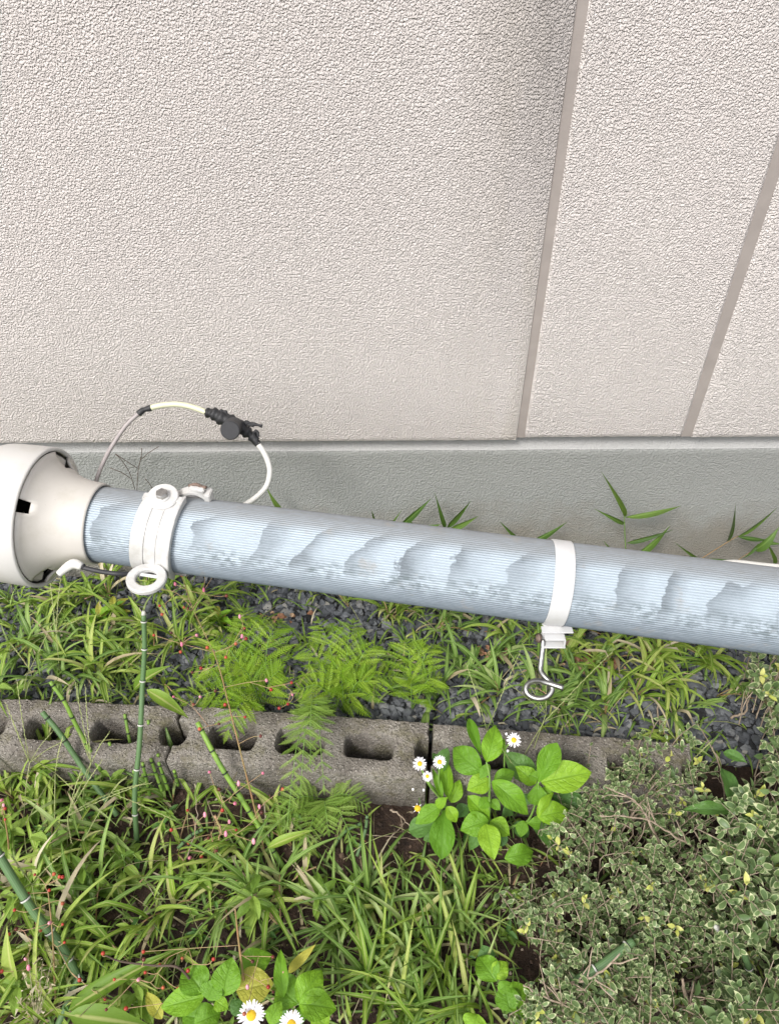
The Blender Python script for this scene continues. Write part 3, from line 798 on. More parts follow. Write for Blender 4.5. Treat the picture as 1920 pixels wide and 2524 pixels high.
# ------------------------------------------------------------------ leaf meshes (unit length along +Y, unit width across X)
def leaf_geo(wf, n=8, across=3, fold=.12, droop=.25, wave=0, ph=0, twist=0):
    v = []; f = []; uv = []
    for i in range(n+1):
        t = i/n; w_ = wf(t)*.5
        yy = t*(1-.10*droop*t); zz = .35*droop*t*(1-t)*1.6-droop*.35*t*t
        for k in range(across):
            s = -1+2*k/(across-1); x = s*w_
            z = zz+abs(s)*fold*wf(t)*.8+wave*math.sin(t*13+s*2+ph)*abs(s)
            if twist: 
                q = twist*t; x, z = x*math.cos(q), z+x*math.sin(q)*.25
            v.append((x, yy, z)); uv.append((t, (s+1)/2))
    for i in range(n):
        for k in range(across-1): a = i*across+k; f.append((a, a+1, a+across+1, a+across))
    return v, f, uv
W_blade = lambda t: (min(1, .55+t*2.2))*(1-t**2.2)**.9+.001
W_broad = lambda t: .06*(1-t)+.94*max(0, math.sin(math.pi*min(1, t**.86)) if t < 1 else 0)**.85
W_obov = lambda t: .08+.92*math.sin(math.pi*min(1, max(0, (t-.04)/.96)**1.35))**.7 if t < .999 else .05
W_lanc = lambda t: math.sin(math.pi*t**.7)**1.1+.02
def blade_mesh(i, mat):
    r = random.Random(100+i); n = 7
    lift = r.uniform(.25, 1.0); v = []; f = []; uv = []
    bend = r.uniform(.9, 2.3); side = r.uniform(-.35, .35); ang = math.radians(r.uniform(35, 75)); y = z = x = 0
    kink = r.random() < .3; kt = r.uniform(.45, .7)
    for k in range(n+1):
        t = k/n; w_ = W_blade(t)*.5
        for s in (-1, 0, 1): v.append((x+s*w_, y, z+abs(s)*.00)); uv.append((t, (s+1)/2))
        st = 1/n; a = ang-bend*t*1.0-(1.0 if kink and t > kt else 0)
        y += st*math.cos(a); z += st*math.sin(a); x += 0
    # x is scaled to width, so the centre fold is put in as a separate offset in z by width
    for k in range(n+1): v[k*3+1] = (v[k*3+1][0], v[k*3+1][1]+.006, v[k*3+1][2]-.012)
    for k in range(n):
        for s in range(2): a = k*3+s; f.append((a, a+1, a+4, a+3))
    return mesh('blade', v, f, mat, uv=uv), (v, f, uv)
BL_G = [blade_mesh(i, 'grass') for i in range(10)]
BL_C = [blade_mesh(i, 'grass_cool') for i in range(10)]
BL_S = [blade_mesh(i, 'straw') for i in range(6)]
def blade_M(o, az, tilt, Ln, wd, roll=0):
    y = Vector((math.cos(az), math.sin(az), 0)); z = Vector((0, 0, 1))
    x = y.cross(z); 
    M3 = Matrix((x*wd, y*Ln, z*Ln)).transposed()
    T = Matrix.Rotation(tilt, 3, x) if tilt else Matrix.Identity(3)
    M = (T@M3).to_4x4(); M.translation = o; return M
def tuft(px, py, n, ln, label, group, kind='g', z=None, spread=.034, wd=.0078, zlift=.0, droop=0):
    base = Pz(px, py, .010)
    base.z = .018 if base.y > block_back_y(base.x) else gz(base.x, base.y)
    e = empty('grass_tuft', base, label, 'grass tuft', group)
    src = BL_G if kind == 'g' else BL_C
    nc = max(2, n//5); g = Geo(); roots = []
    for c in range(nc):
        az = R.uniform(0, 6.28); l = R.uniform(.3, 1.25)*spread*1.6
        tip = Vector((math.cos(az)*l, math.sin(az)*l, R.uniform(.012, .04)))
        pts = [Vector((0, 0, -.004)), tip*.5+Vector((0, 0, .010)), tip]
        sp = smoothpath(pts, 3); v, f, uvx = tube(sp, .0011, 5); g.add(v, f, uvx, R.random()); roots.append((sp, az))
    link('culm', g.build('culm', R.choice(('stem_green', 'stem_red', 'stem_pink'))), e)
    for i in range(n):
        sp, ca = roots[i % nc]; o = sp[R.randrange(1, len(sp))]
        az = ca+R.gauss(0, .9); L_ = ln*R.choice((R.uniform(.4, .8), R.uniform(.7, 1.5)))
        link('blade', R.choice(src)[0] if R.random() > .06 else R.choice(BL_S)[0], e,
             blade_M(o+Vector((0, 0, zlift)), az, R.uniform(-.35, .25), L_, wd*R.uniform(.7, 1.25)))
    return e

# tufts: (px, py, blades, length, kind, label)
G1 = 'grass tufts growing in the gravel strip'
T = [
 (40, 1500, 18, .075, 'g', 'yellow green grass tuft below the white round cap at the left edge'),
 (110, 1590, 18, .075, 'g', 'grass tuft in the gravel just behind the leftmost block hole'),
 (190, 1500, 16, .07, 'g', 'grass tuft in the gravel right under the flared collar'),
 (20, 1690, 16, .075, 'g', 'grass tuft behind the row of blocks at the left edge'),
 (150, 1680, 18, .08, 'c', 'cool green grass tuft leaning over the left block'),
 (250, 1600, 14, .075, 'c', 'loose grass tuft left of the upright horsetail in the gravel'),
 (275, 1480, 14, .07, 'g', 'small grass tuft below the short black cable'),
 (250, 1690, 16, .075, 'g', 'grass tuft against the back of the left block'),
 (390, 1560, 16, .075, 'g', 'grass tuft beside the top of the upright horsetail'),
 (420, 1470, 14, .065, 'g', 'grass tuft directly below the eye of the clamp'),
 (450, 1600, 16, .08, 'g', 'grass tuft between the upright horsetail and the ferns'),
 (500, 1500, 12, .065, 'g', 'grass tuft below the pole, right of the clamp'),
 (560, 1560, 12, .06, 'g', 'grass tuft behind the left fern among pink berry stalks'),
 (400, 1690, 12, .07, 'g', 'grass tuft just right of the upright horsetail, behind the blocks'),
 (860, 1500, 9, .055, 'g', 'small grass tuft close under the middle of the pole'),
 (960, 1530, 14, .07, 'g', 'grass tuft under the pole, above the right fern'),
 (1080, 1560, 12, .07, 'c', 'grass tuft left of the hook, close to the pole'),
 (1010, 1490, 10, .055, 'g', 'short grass tuft in the shade of the pole'),
 (1130, 1500, 9, .055, 'g', 'short grass tuft left of the strap bracket'),
 (1150, 1680, 14, .075, 'c', 'grass tuft left of the hook loop'),
 (1080, 1720, 12, .065, 'c', 'arching grass tuft behind the seam of two blocks'),
 (1230, 1720, 15, .07, 'c', 'cool green tuft below the hook loop'),
 (1320, 1740, 12, .065, 'c', 'grass tuft above the lone white daisy'),
 (1270, 1600, 10, .06, 'g', 'sparse tuft beside the hook shank'),
 (1420, 1580, 12, .07, 'g', 'grass tuft right of the strap bracket'),
 (1440, 1700, 13, .07, 'c', 'grass tuft behind the right block'),
 (1510, 1600, 20, .09, 'g', 'large bright grass clump under the right part of the pole'),
 (1590, 1630, 24, .095, 'g', 'largest bright green grass clump, its blades combed to the right'),
 (1680, 1650, 20, .09, 'g', 'bright grass clump left of the shrub below the pole'),
 (1560, 1720, 14, .075, 'g', 'drooping grass tuft over the gravel behind the right block'),
 (1660, 1760, 9, .07, 'c', 'thin tuft on bare gravel right of the block row'),
 (1760, 1720, 9, .07, 'c', 'sparse tuft between gravel and shrub'),
 (1740, 1590, 10, .065, 'g', 'tuft directly under the lower edge of the pole at the right'),
 (1700, 1860, 6, .06, 'g', 'two bladed shoot on gravel near the end of the block row'),
]
T += [
 (60, 1900, 14, .085, 'g', 'tuft standing before the leftmost block, blades over its top'),
 (185, 1950, 14, .085, 'c', 'tuft standing before the left block beside the slanting horsetail'),
 (290, 1930, 12, .08, 'g', 'tuft standing before the left block, left of the upright horsetail'),
 (120, 1880, 12, .08, 'g', 'yellowish tuft hiding the lower edge of the leftmost block'),
 (420, 1970, 9, .065, 'c', 'small tuft at the foot of the middle block, right of the upright horsetail'),
 (60, 1620, 14, .075, 'c', 'cool green tuft in the gravel at the far left, behind the leftmost block'),
 (330, 1640, 14, .075, 'g', 'tuft leaning against the upright horsetail from behind'),
 (210, 1660, 14, .07, 'c', 'tuft in the gravel behind the widest hole of the left block'),
 (470, 1540, 12, .07, 'g', 'tuft in the gravel below the red capsules by the clamp'),
 (360, 1470, 12, .06, 'g', 'short tuft left of the eye of the clamp'),
 (1190, 1560, 10, .06, 'c', 'low tuft left of the strap bracket in the dark gravel'),
 (1330, 1660, 10, .06, 'c', 'tuft directly behind the hook'),
 (1380, 1640, 11, .07, 'g', 'tuft between the hook and the withered salmon weed'),
 (1480, 1660, 13, .08, 'g', 'bright tuft beside the withered salmon weed'),
 (1640, 1600, 15, .085, 'g', 'long combed tuft close to the lower edge of the pole at the right'),
 (1380, 1760, 12, .07, 'c', 'tuft at the back edge of the right block'),
 (1490, 1770, 12, .07, 'c', 'tuft behind the far end of the right block'),
 (1620, 1690, 14, .085, 'g', 'tuft spilling from the large bright clump toward the blocks'),
 (1180, 1640, 12, .07, 'c', 'long bladed tuft just left of the hook'),
]
for px, py, n, l, k, lab in T: tuft(px, py, int(n*1.5), l*1.22, lab, G1, k)
G2 = 'grass tufts growing in the soil in front of the blocks'
T2 = [
 (30, 1960, 18, .085, 'g', 'grass tuft at the left edge, in front of the blocks'),
 (120, 2060, 18, .09, 'g', 'broad bladed tuft on the left soil beside the slanting horsetail'),
 (40, 2180, 18, .095, 'g', 'tall bright tuft at the left edge'),
 (200, 2140, 16, .08, 'g', 'tuft on the left soil below the crossed horsetails'),
 (280, 2050, 12, .07, 'c', 'tuft at the foot of the upright horsetail'),
 (430, 2090, 12, .07, 'g', 'tuft between the upright horsetail and the red stem'),
 (90, 2330, 18, .10, 'g', 'long bladed tuft in the lower left corner area'),
 (230, 2280, 16, .09, 'c', 'darker tuft above the yellowing leaf'),
 (330, 2380, 14, .10, 'g', 'tuft with wide pale blades left of the lower broadleaf plant'),
 (40, 2480, 14, .10, 'g', 'tuft cut by the lower left corner'),
 (200, 2490, 14, .09, 'g', 'tuft at the bottom edge left of the yellow leaf'),
 (420, 2230, 14, .085, 'g', 'tuft above the lower broadleaf plant'),
 (560, 2200, 12, .08, 'c', 'tuft right of the small pink buds'),
 (700, 2180, 12, .08, 'g', 'tuft below the hanging fern'),
 (690, 2280, 14, .09, 'c', 'tuft behind the lower broadleaf plant'),
 (850, 2290, 14, .10, 'c', 'tuft between both broadleaf plants'),
 (720, 2080, 9, .06, 'g', 'small tuft beside the lowest fern frond'),
 (620, 2090, 9, .06, 'g', 'small tuft at the foot of the red stem'),
]
for px, py, n, l, k, lab in T2: tuft(px, py, int(n*1.7), l*1.1, lab, G2, k, spread=.040, wd=.0069)
G3 = 'tall grass clumps at the bottom middle'
for px, py, lab in ((930, 2420, 'tall dark grass clump right of the lower broadleaf plant'), (1010, 2480, 'tall grass clump at the middle of the bottom edge'),
                    (1080, 2380, 'tall grass clump beside the lower heart shaped leaves'), (1150, 2500, 'tall grass clump left of the bare twigs at the bottom'), (1000, 2330, 'tall grass clump furthest back of the bottom ones'), (1120, 2280, 'tall grass clump below the big broadleaf plant'), (900, 2230, 'tall grass clump on the soil below the fleabane')):
    base = Pz(px, py, 0); e = empty('grass_tuft', base, lab, 'grass tuft', G3)
    for i in range(26):
        az = math.radians(R.choice([R.gauss(110, 40), R.gauss(250, 60)])); o = Vector((R.gauss(0, .014), R.gauss(0, .014), 0))
        link('blade', R.choice(BL_C if R.random() < .65 else BL_G)[0], e, blade_M(o, az, R.uniform(-.1, .5), R.uniform(.08, .16), R.uniform(.0045, .008)))

# ------------------------------------------------------------------ weed shoots against the foundation
LANC = []
for i in range(4): 
    v, f, uv_ = leaf_geo(W_lanc, 9, 3, .10, (.35, .7, .15, .55)[i], 0, 0, (0, .5, -.5, .9)[i]); LANC.append((v, f, uv_))
LANC_M = [mesh('leaf', v, f, 'shoot', uv=uv_) for v, f, uv_ in LANC]
BRO = []
for i in range(5):
    v, f, uv_ = leaf_geo([W_broad, W_obov, W_broad, W_obov, W_broad][i], 12, 7, .14+.09*(i % 2), (.3, .6, .9, .25, .55)[i], .026+.014*(i % 3), i*1.3); BRO.append((v, f, uv_))
def bro(mat): return [mesh('leaf', v, f, mat, uv=uv_) for v, f, uv_ in BRO]
BRO_G, BRO_D, BRO_Y, BRO_W = bro('broad'), bro('broad_dark'), bro('yellow_leaf'), bro('weed')
def leaf_bt(parent, base, tip, width, meshes, z=None, name='leaf', idx=None, org=None, label=None):
    org = org if org is not None else Vector(parent.location)
    d = tip-base; zz = z or (Vector((0, 0, 1))*.6+(CAM-tip).normalized()*.6)
    me = meshes[idx if idx is not None else R.randrange(len(meshes))]
    o = link(name, me, parent, basis(base-org, d, zz, width, d.length, d.length))
    if label: o['label'] = label
    return o
def weed_shoot(lab, stem, leaves, yy=1.02, r=.0013, mat='stem_green'):
    S3 = [Py(a, b, yy) for a, b in stem]; e = empty('weed_shoot', Vector((S3[0].x, S3[0].y, .015)), lab, 'weed', 'weeds sprouting along the foundation')
    e.location.z = S3[0].z if S3[0].z < .03 else .015
    org = Vector(e.location); g0 = Vector((S3[0].x, yy, .012))
    pts = [g0]+S3 if S3[0].z > .03 else S3
    tubeobj('stem', pts, lambda t: r*(1-.5*t), mat, e, 6, 5, org)
    for (bx, by, tx, ty, w_) in leaves:
        b_ = Py(bx, by, yy); t_ = Py(tx, ty, yy-.012)
        leaf_bt(e, b_, t_, w_/F*.98, LANC_M, z=Vector((0, -1, .7)), org=org)
q2 = lambda x, y: (1200+x/2.333, 1000+y/2.333)
def Q2(*l): return [(*q2(a, b), *q2(c, d), w_) for a, b, c, d, w_ in l]
weed_shoot('tall green weed against the grey foundation, right of the strap, highest of the shoots', [q2(800, 1000), q2(797, 850), q2(790, 700), q2(788, 630)],
  Q2((788, 640, 690, 408, 14), (790, 640, 1140, 585, 18), (785, 680, 640, 605, 16), (800, 790, 1075, 715, 20), (845, 860, 1060, 712, 20), (715, 845, 678, 785, 10)))
weed_shoot('low green weed behind the strap band', [q2(240, 900), q2(220, 830), q2(235, 790)], Q2((190, 780, 90, 688, 16), (245, 785, 462, 683, 18)))
weed_shoot('branching weed with brown stems behind the pole at the right', [q2(1150, 960), q2(1210, 895), q2(1380, 785), q2(1440, 750)],
  Q2((1378, 780, 1437, 570, 12), (1440, 752, 1680, 585, 16), (1440, 752, 1640, 780, 16), (1210, 890, 1100, 800, 12), (1280, 880, 1480, 905, 14)), mat='stem_red')
weed_shoot('weed with broad blades at the right edge beside the foundation', [q2(1400, 950), q2(1440, 890), q2(1530, 830)],
  Q2((1525, 830, 1690, 722, 34), (1560, 790, 1470, 890, 12), (1580, 780, 1700, 800, 14), (1640, 910, 1625, 790, 10)), mat='stem_red')
q7 = lambda x, y: (600+x/2.4, 1050+y/2.4)
def Q7(*l): return [(*q7(a, b), *q7(c, d), w_) for a, b, c, d, w_ in l]
weed_shoot('clump of green blades above the middle of the pole', [q7(1150, 760), q7(1170, 680), q7(1190, 610)],
  Q7((930, 590, 1105, 440, 22), (1190, 600, 1140, 420, 16), (1205, 600, 1345, 447, 20), (1205, 625, 1390, 535, 24), (1060, 605, 1170, 585, 20), (1020, 600, 985, 565, 12)))
weed_shoot('single small blade beside the white part of the cable loop', [q7(260, 560), q7(235, 520)], Q7((232, 500, 133, 372, 22)))
weed_shoot('tiny weed tip above the pole between cable loop and green clump', [q7(800, 620), q7(790, 590)], Q7((800, 570, 680, 550, 8), (775, 550, 757, 500, 6), (870, 580, 930, 512, 7)))
weed_shoot('small shoot with a crooked yellow leaf left of the strap', [q7(1640, 720), q7(1630, 690)], Q7((1630, 680, 1535, 585, 14)))
# dry sprigs
def sprig(lab, lines, yy, r=.0006, mat='stem_red'):
    a = Py(*lines[0][0], yy); base = Vector((a.x, yy, .012)); g = Geo()
    for ln in lines:
        P3 = [Py(*q, yy)-base for q in ln]
        v, f, uvx = tube(smoothpath(P3, 4), r, 5); g.add(v, f, uvx, R.random())
    v, f, uvx = tube([Vector((0, 0, 0)), a-base], r, 5); g.add(v, f, uvx)
    o = link('dry_sprig', g.build('dry_sprig', mat)); o.location = base; tag(o, lab, 'weed', 'weeds sprouting along the foundation')
q1 = lambda *l: [(a/2.4, 950+b/2.4) for a, b in l]
sprig('thin dark dry sprig with bare branches inside the cable loop', [q1((812, 620), (820, 500), (838, 420), (842, 370)), q1((800, 615), (770, 520), (720, 440), (685, 408)), q1((815, 490), (760, 455), (685, 405)), q1((775, 550), (720, 515), (652, 488)), q1((835, 440), (880, 400), (940, 362)), q1((905, 612), (885, 580), (860, 552))], 1.035, .0006, 'twig_dark')

# ------------------------------------------------------------------ ferns
def pinna_mesh(seed, mat, n=13):
    r = random.Random(seed); g = Geo(); 
    v, f = [], []
    # axis strip
    g.add([(-.012, 0, 0), (.012, 0, 0), (.004, 1, -.06), (-.004, 1, -.06)], [(0, 1, 2, 3)])
    for i in range(n):
        t = (i+.3)/n; l = .5*(math.sin(math.pi*(t*.86+.14)))**.8*(1.05 if i else .9)+.02
        w_ = .46/n; z = -.06*t*t
        for s in (-1, 1):
            j = r.uniform(-.012, .012); d = .25*l
            g.add([(s*.006, t-w_*.7, z), (s*l*.55, t-w_*.55+d*.5+j, z+.035), (s*l, t+d+w_*.15+j, z-.01), (s*l*.6, t+w_*.85+d*.5+j, z+.03), (s*.006, t+w_*.75, z)],
                  [(0, 1, 2, 3, 4)] if s > 0 else [(4, 3, 2, 1, 0)], [(t, .5), (t, .7), (t, 1), (t, .7), (t, .5)])
    g.add([(-.06, .96, -.055), (.06, .96, -.055), (0, 1.1, -.07)], [(0, 1, 2)])
    return g.build('pinna', mat, False)
PIN = [pinna_mesh(i, 'fern') for i in range(3)]; PIND = [pinna_mesh(i+5, 'fern_dull') for i in range(3)]
def frond(parent, pts, lng, n=9, pins=PIN, wscale=1.0, org=None, droopz=0):
    org = Vector(parent.location); sp = smoothpath([p-org for p in pts], 8); m_ = len(sp)
    v, f, uvx = tube(sp, lambda t: .0011*(1-.7*t), 5)
    fr = link('frond', mesh('frond', v, f, 'stem_green', uv=uvx), parent)
    for i in range(n):
        t = .16+.80*i/(n-1); k = min(m_-2, int(t*(m_-1))); p = sp[k].lerp(sp[k+1], t*(m_-1)-k); tg = (sp[k+1]-sp[k]).normalized()
        upv = (Vector((0, 0, .8))+(CAM-(p+org)).normalized()*.5+Vector((R.gauss(0, .12), R.gauss(0, .12), 0))).normalized(); sd_ = tg.cross(upv).normalized()
        l = lng*(1-t)**.65*(.75+.6*min(1, t*3)*.4)*R.uniform(.88, 1.1)+.008
        for s in (-1, 1):
            if R.random() < .04: continue
            d = (sd_*s*.86+tg*(.42+.35*t)+upv*R.uniform(-.12, .12)).normalized()
            link('pinna', R.choice(pins), fr, basis(p, d, upv+Vector((R.gauss(0, .2), R.gauss(0, .2), 0)), l*.27*wscale, l, l))
    link('pinna', R.choice(pins), fr, basis(sp[-2], (sp[-1]-sp[-3]), Vector((0, 0, 1)), lng*.16, lng*.35, lng*.3))
    return fr
def fern(lab, base, fronds, lng, pins=PIN, grp='bright green ferns behind and over the blocks'):
    b_ = Pz(*base, .015); e = empty('fern', b_, lab, 'fern', grp)
    for tip, z, midz, n in fronds:
        t_ = Pz(*tip, z); md = b_.lerp(t_, .5); md.z = midz
        frond(e, [b_, md, t_], lng*R.uniform(.9, 1.1), n, pins)
fern('bright fern clump at the left of the ferns, behind the middle block', (650, 1750),
  [((470, 1650), .05, .10, 10), ((520, 1570), .08, .11, 10), ((600, 1500), .10, .12, 10), ((690, 1530), .10, .12, 9), ((455, 1735), .07, .09, 9), ((560, 1810), .11, .12, 9), ((590, 1640), .15, .12, 8), ((690, 1650), .13, .10, 8)], .056)
fern('bright fern clump in the centre, fullest of the ferns', (850, 1760),
  [((735, 1590), .09, .11, 10), ((785, 1530), .10, .12, 10), ((870, 1530), .11, .12, 10), ((935, 1585), .10, .12, 10), ((975, 1670), .08, .10, 9), ((735, 1700), .09, .10, 9), ((840, 1650), .16, .12, 9), ((910, 1680), .12, .11, 8)], .055)
fern('bright fern clump at the right of the ferns, left of the hook', (1015, 1750),
  [((1070, 1590), .09, .11, 10), ((1000, 1580), .09, .11, 10), ((1090, 1680), .07, .09, 9), ((1010, 1670), .12, .10, 8)], .050)
fern('pale fern growing over the middle block, hanging in front of it', (790, 1740),
  [((765, 1890), .14, .165, 12), ((705, 2060), .09, .15, 14), ((800, 1960), .13, .15, 11), ((740, 1960), .14, .16, 12)], .032, PIND)
fern('low fern on the soil in front of the middle block', (800, 1970),
  [((905, 1985), .05, .06, 10), ((870, 2070), .05, .07, 10), ((750, 2110), .05, .06, 11), ((690, 1990), .06, .06, 9), ((810, 2050), .07, .07, 10), ((650, 2060), .05, .06, 9)], .036, PIND)

# ------------------------------------------------------------------ flowers
def petal_mesh():
    v, f, uv_ = leaf_geo(lambda t: .35+.65*math.sin(math.pi*min(1, .15+t*.75)) if t < .98 else .25, 4, 3, .15, .1); return mesh('petal', v, f, 'petal', uv=uv_)
PETAL = petal_mesh()
def disc_mesh():
    bm = bmesh.new(); bmesh.ops.create_uvsphere(bm, u_segments=16, v_segments=8, radius=1)
    for q in bm.verts: q.co.z *= .55; q.co *= 1+.05*noise.noise(q.co*7)
    me = bpy.data.meshes.new('flower_disc'); bm.to_mesh(me); bm.free(); me.materials.append(MAT['disc'])
    for p in me.polygons: p.use_smooth = True
    return me
DISC = disc_mesh()
def daisy(parent, c, r, nrm=None, n=22, dr=.36):
    """flower head: part, petals as sub-parts"""
    org = Vector(parent.location); nrm = nrm or (Vector((0, -.15, 1))+(CAM-c).normalized()).normalized()
    a = nrm.orthogonal().normalized(); b = nrm.cross(a)
    M = Matrix((a*r*dr, b*r*dr, nrm*r*dr)).transposed().to_4x4(); M.translation = c-org
    h = link('flower_head', DISC, parent, M); Mi = Matrix(M).inverted()
    for i in range(n):
        q = 2*math.pi*i/n+R.gauss(0, .06); d = a*math.cos(q)+b*math.sin(q)+nrm*R.uniform(-.12, .18)
        pm = basis(c-org+(a*math.cos(q)+b*math.sin(q))*r*dr*.7, d, nrm, r*.17, r*R.uniform(.64, .76), r*.6)
        link('petal', PETAL, h, Mi@pm)
    return h
# ------------------------------------------------------------------ broadleaf plants
q5 = lambda x, y: (960+x/3.111, 1740+y/3.111)
q6 = lambda x, y: (x/1.75, 2100+y/1.75)
def plant(lab, cat, name, base, stems, leaves, q, scale, zb_, mats, grp=None):
    b_ = Pz(*base, 0); b_.z = gz(b_.x, b_.y); e = empty(name, b_, lab, cat, grp)
    for st in stems: tubeobj('stem', [b_-Vector((0, 0, .004))]+[Pz(*q(x, y), z) for x, y, z in st], lambda t: .0024*(1-.5*t), 'stem_green', e, 8, 6, b_)
    for (x0, y0, x1, y1, w_, z0_, z1_, k) in leaves:
        p0 = Pz(*q(x0, y0), z0_); p1 = Pz(*q(x1, y1), z1_); d = (CAM-p1).dot(-fw)*-1
        wid = (w_/scale)/F*abs((p0-CAM).dot(fw))
        nd = (Vector((0, 0, 1))*.5+(CAM-p0).normalized()*.7+Vector((R.gauss(0, .14), R.gauss(0, .14), 0))).normalized()
        lab2 = {'y': 'yellowing leaf', 'd': None, 'g': None, 'w': None}[k]
        leaf_bt(e, p0, p1, wid*(1.06 if lab.startswith('yellow green') else 1.02), mats[k], z=nd, label=lab2, idx=R.choice((0, 2, 4)) if lab.startswith(('yellow green', 'patch')) else None)
    return e
MM = {'g': BRO_G, 'd': BRO_D, 'y': BRO_Y, 'w': BRO_W}
main = plant('big bright green broadleaf plant with smooth rounded leaves in front of the blocks', 'plant', 'broadleaf_plant', q5(800, 1020),
  [[(768, 880, .06), (765, 700, .13), (765, 540, .17), (742, 430, .19)], [(930, 930, .05), (1060, 880, .07), (1130, 700, .12), (1140, 580, .15)]],
  [(700, 505, 455, 300, 215, .16, .17, 'g'), (745, 430, 830, 120, 165, .19, .22, 'g'), (700, 380, 605, 85, 85, .17, .19, 'g'), (765, 570, 590, 640, 165, .15, .15, 'g'),
   (765, 875, 600, 690, 140, .08, .11, 'g'), (785, 578, 1105, 850, 180, .165, .15, 'g'), (800, 570, 975, 500, 120, .14, .15, 'g'), (1115, 580, 870, 340, 190, .10, .13, 'd'),
   (1140, 585, 1285, 278, 170, .15, .19, 'g'), (1160, 585, 1565, 500, 245, .145, .16, 'g'), (1135, 590, 1140, 785, 160, .14, .12, 'g'), (1115, 600, 970, 455, 140, .12, .14, 'g'),
   (1135, 850, 1400, 790, 180, .11, .12, 'g'), (1240, 690, 1545, 830, 190, .07, .08, 'd'), (1135, 850, 1255, 630, 75, .13, .15, 'g'), (1070, 890, 1320, 1065, 130, .08, .07, 'd'),
   (755, 880, 535, 950, 190, .09, .09, 'g'), (740, 905, 800, 1180, 175, .10, .10, 'g'), (770, 885, 930, 990, 150, .08, .08, 'g'), (880, 1165, 1145, 1110, 160, .09, .09, 'g'),
   (720, 900, 610, 1115, 120, .06, .05, 'd'), (510, 860, 600, 760, 110, .06, .07, 'd'), (1100, 640, 1000, 760, 130, .07, .06, 'd'), (950, 900, 1080, 1010, 130, .05, .04, 'd'),
   (960, 560, 1060, 470, 120, .10, .11, 'd'), (860, 840, 940, 780, 90, .05, .05, 'd'), (880, 250, 830, 400, 60, .20, .18, 'g'), (1180, 620, 1230, 740, 90, .13, .13, 'g'), (765, 700, 690, 780, 90, .12, .12, 'g'), (770, 720, 850, 800, 80, .11, .11, 'g'), (1030, 880, 1000, 1010, 100, .07, .06, 'g'), (1050, 900, 1190, 900, 100, .09, .09, 'g'), (765, 450, 690, 560, 80, .17, .16, 'g'), (1140, 560, 1060, 520, 90, .15, .15, 'g'), (830, 940, 870, 1080, 100, .07, .06, 'd')], q5, 3.111, 0, MM)
dz = plant('white flowering fleabane with small daisies left of the big broadleaf plant', 'plant', 'daisy_plant', q5(440, 1000),
  [[(440, 800, .06), (380, 620, .11), (383, 440, .16)], [(430, 780, .06), (300, 600, .12), (232, 450, .15)], [(380, 700, .08), (310, 600, .12), (290, 545, .13)]],
  [(420, 800, 395, 1180, 190, .08, .07, 'g'), (390, 770, 190, 905, 135, .10, .09, 'g'), (370, 890, 140, 960, 150, .05, .04, 'd'), (440, 770, 525, 905, 100, .10, .09, 'g'),
   (455, 720, 430, 430, 110, .08, .12, 'g'), (470, 740, 545, 560, 115, .08, .10, 'g'), (445, 700, 350, 780, 80, .12, .11, 'g'), (400, 700, 330, 470, 60, .10, .13, 'g'),
   (450, 560, 330, 330, 110, .09, .11, 'd'), (380, 540, 440, 320, 110, .10, .13, 'd'), (420, 960, 250, 1030, 110, .03, .02, 'd')], q5, 3.111, 0, MM)
for x, y, r_, z in ((232, 443, 52, .16), (383, 430, 50, .17), (290, 540, 40, .14)): daisy(dz, Pz(*q5(x, y), z), r_/3.111/F*1.22)
wh = daisy(dz, Pz(*q5(215, 785), .10), 30/3.111/F*1.25, n=6, dr=.75); wh['label'] = 'wilted yellow flower head'
lone = empty('daisy_stalk', Pz(*q5(880, 900), 0), 'lone white daisy standing above the top of the broadleaf plant', 'flower')
tubeobj('stem', [Vector(lone.location), Pz(*q5(880, 560), .12), Pz(*q5(885, 340), .19), Pz(*q5(950, 268), .215)], .0012, 'stem_green', lone, 6, 6, Vector(lone.location))
daisy(lone, Pz(*q5(952, 262), .22), 56/3.111/F*1.18, n=20)
DBUD = None
bm = bmesh.new(); bmesh.ops.create_icosphere(bm, subdivisions=2, radius=1); BUDM = bpy.data.meshes.new('bud'); bm.to_mesh(BUDM); bm.free(); BUDM.materials.append(MAT['petal'])
for x, y, z, par in ((905, 345, .19, lone), (180, 640, .12, dz), (262, 645, .12, dz), (895, 215, .21, lone)):
    c = Pz(*q5(x, y), z)-Vector(par.location); M = Matrix.Translation(c)@Matrix.Diagonal((.0020, .0020, .0030, 1)); link('flower_bud', BUDM, par, M)
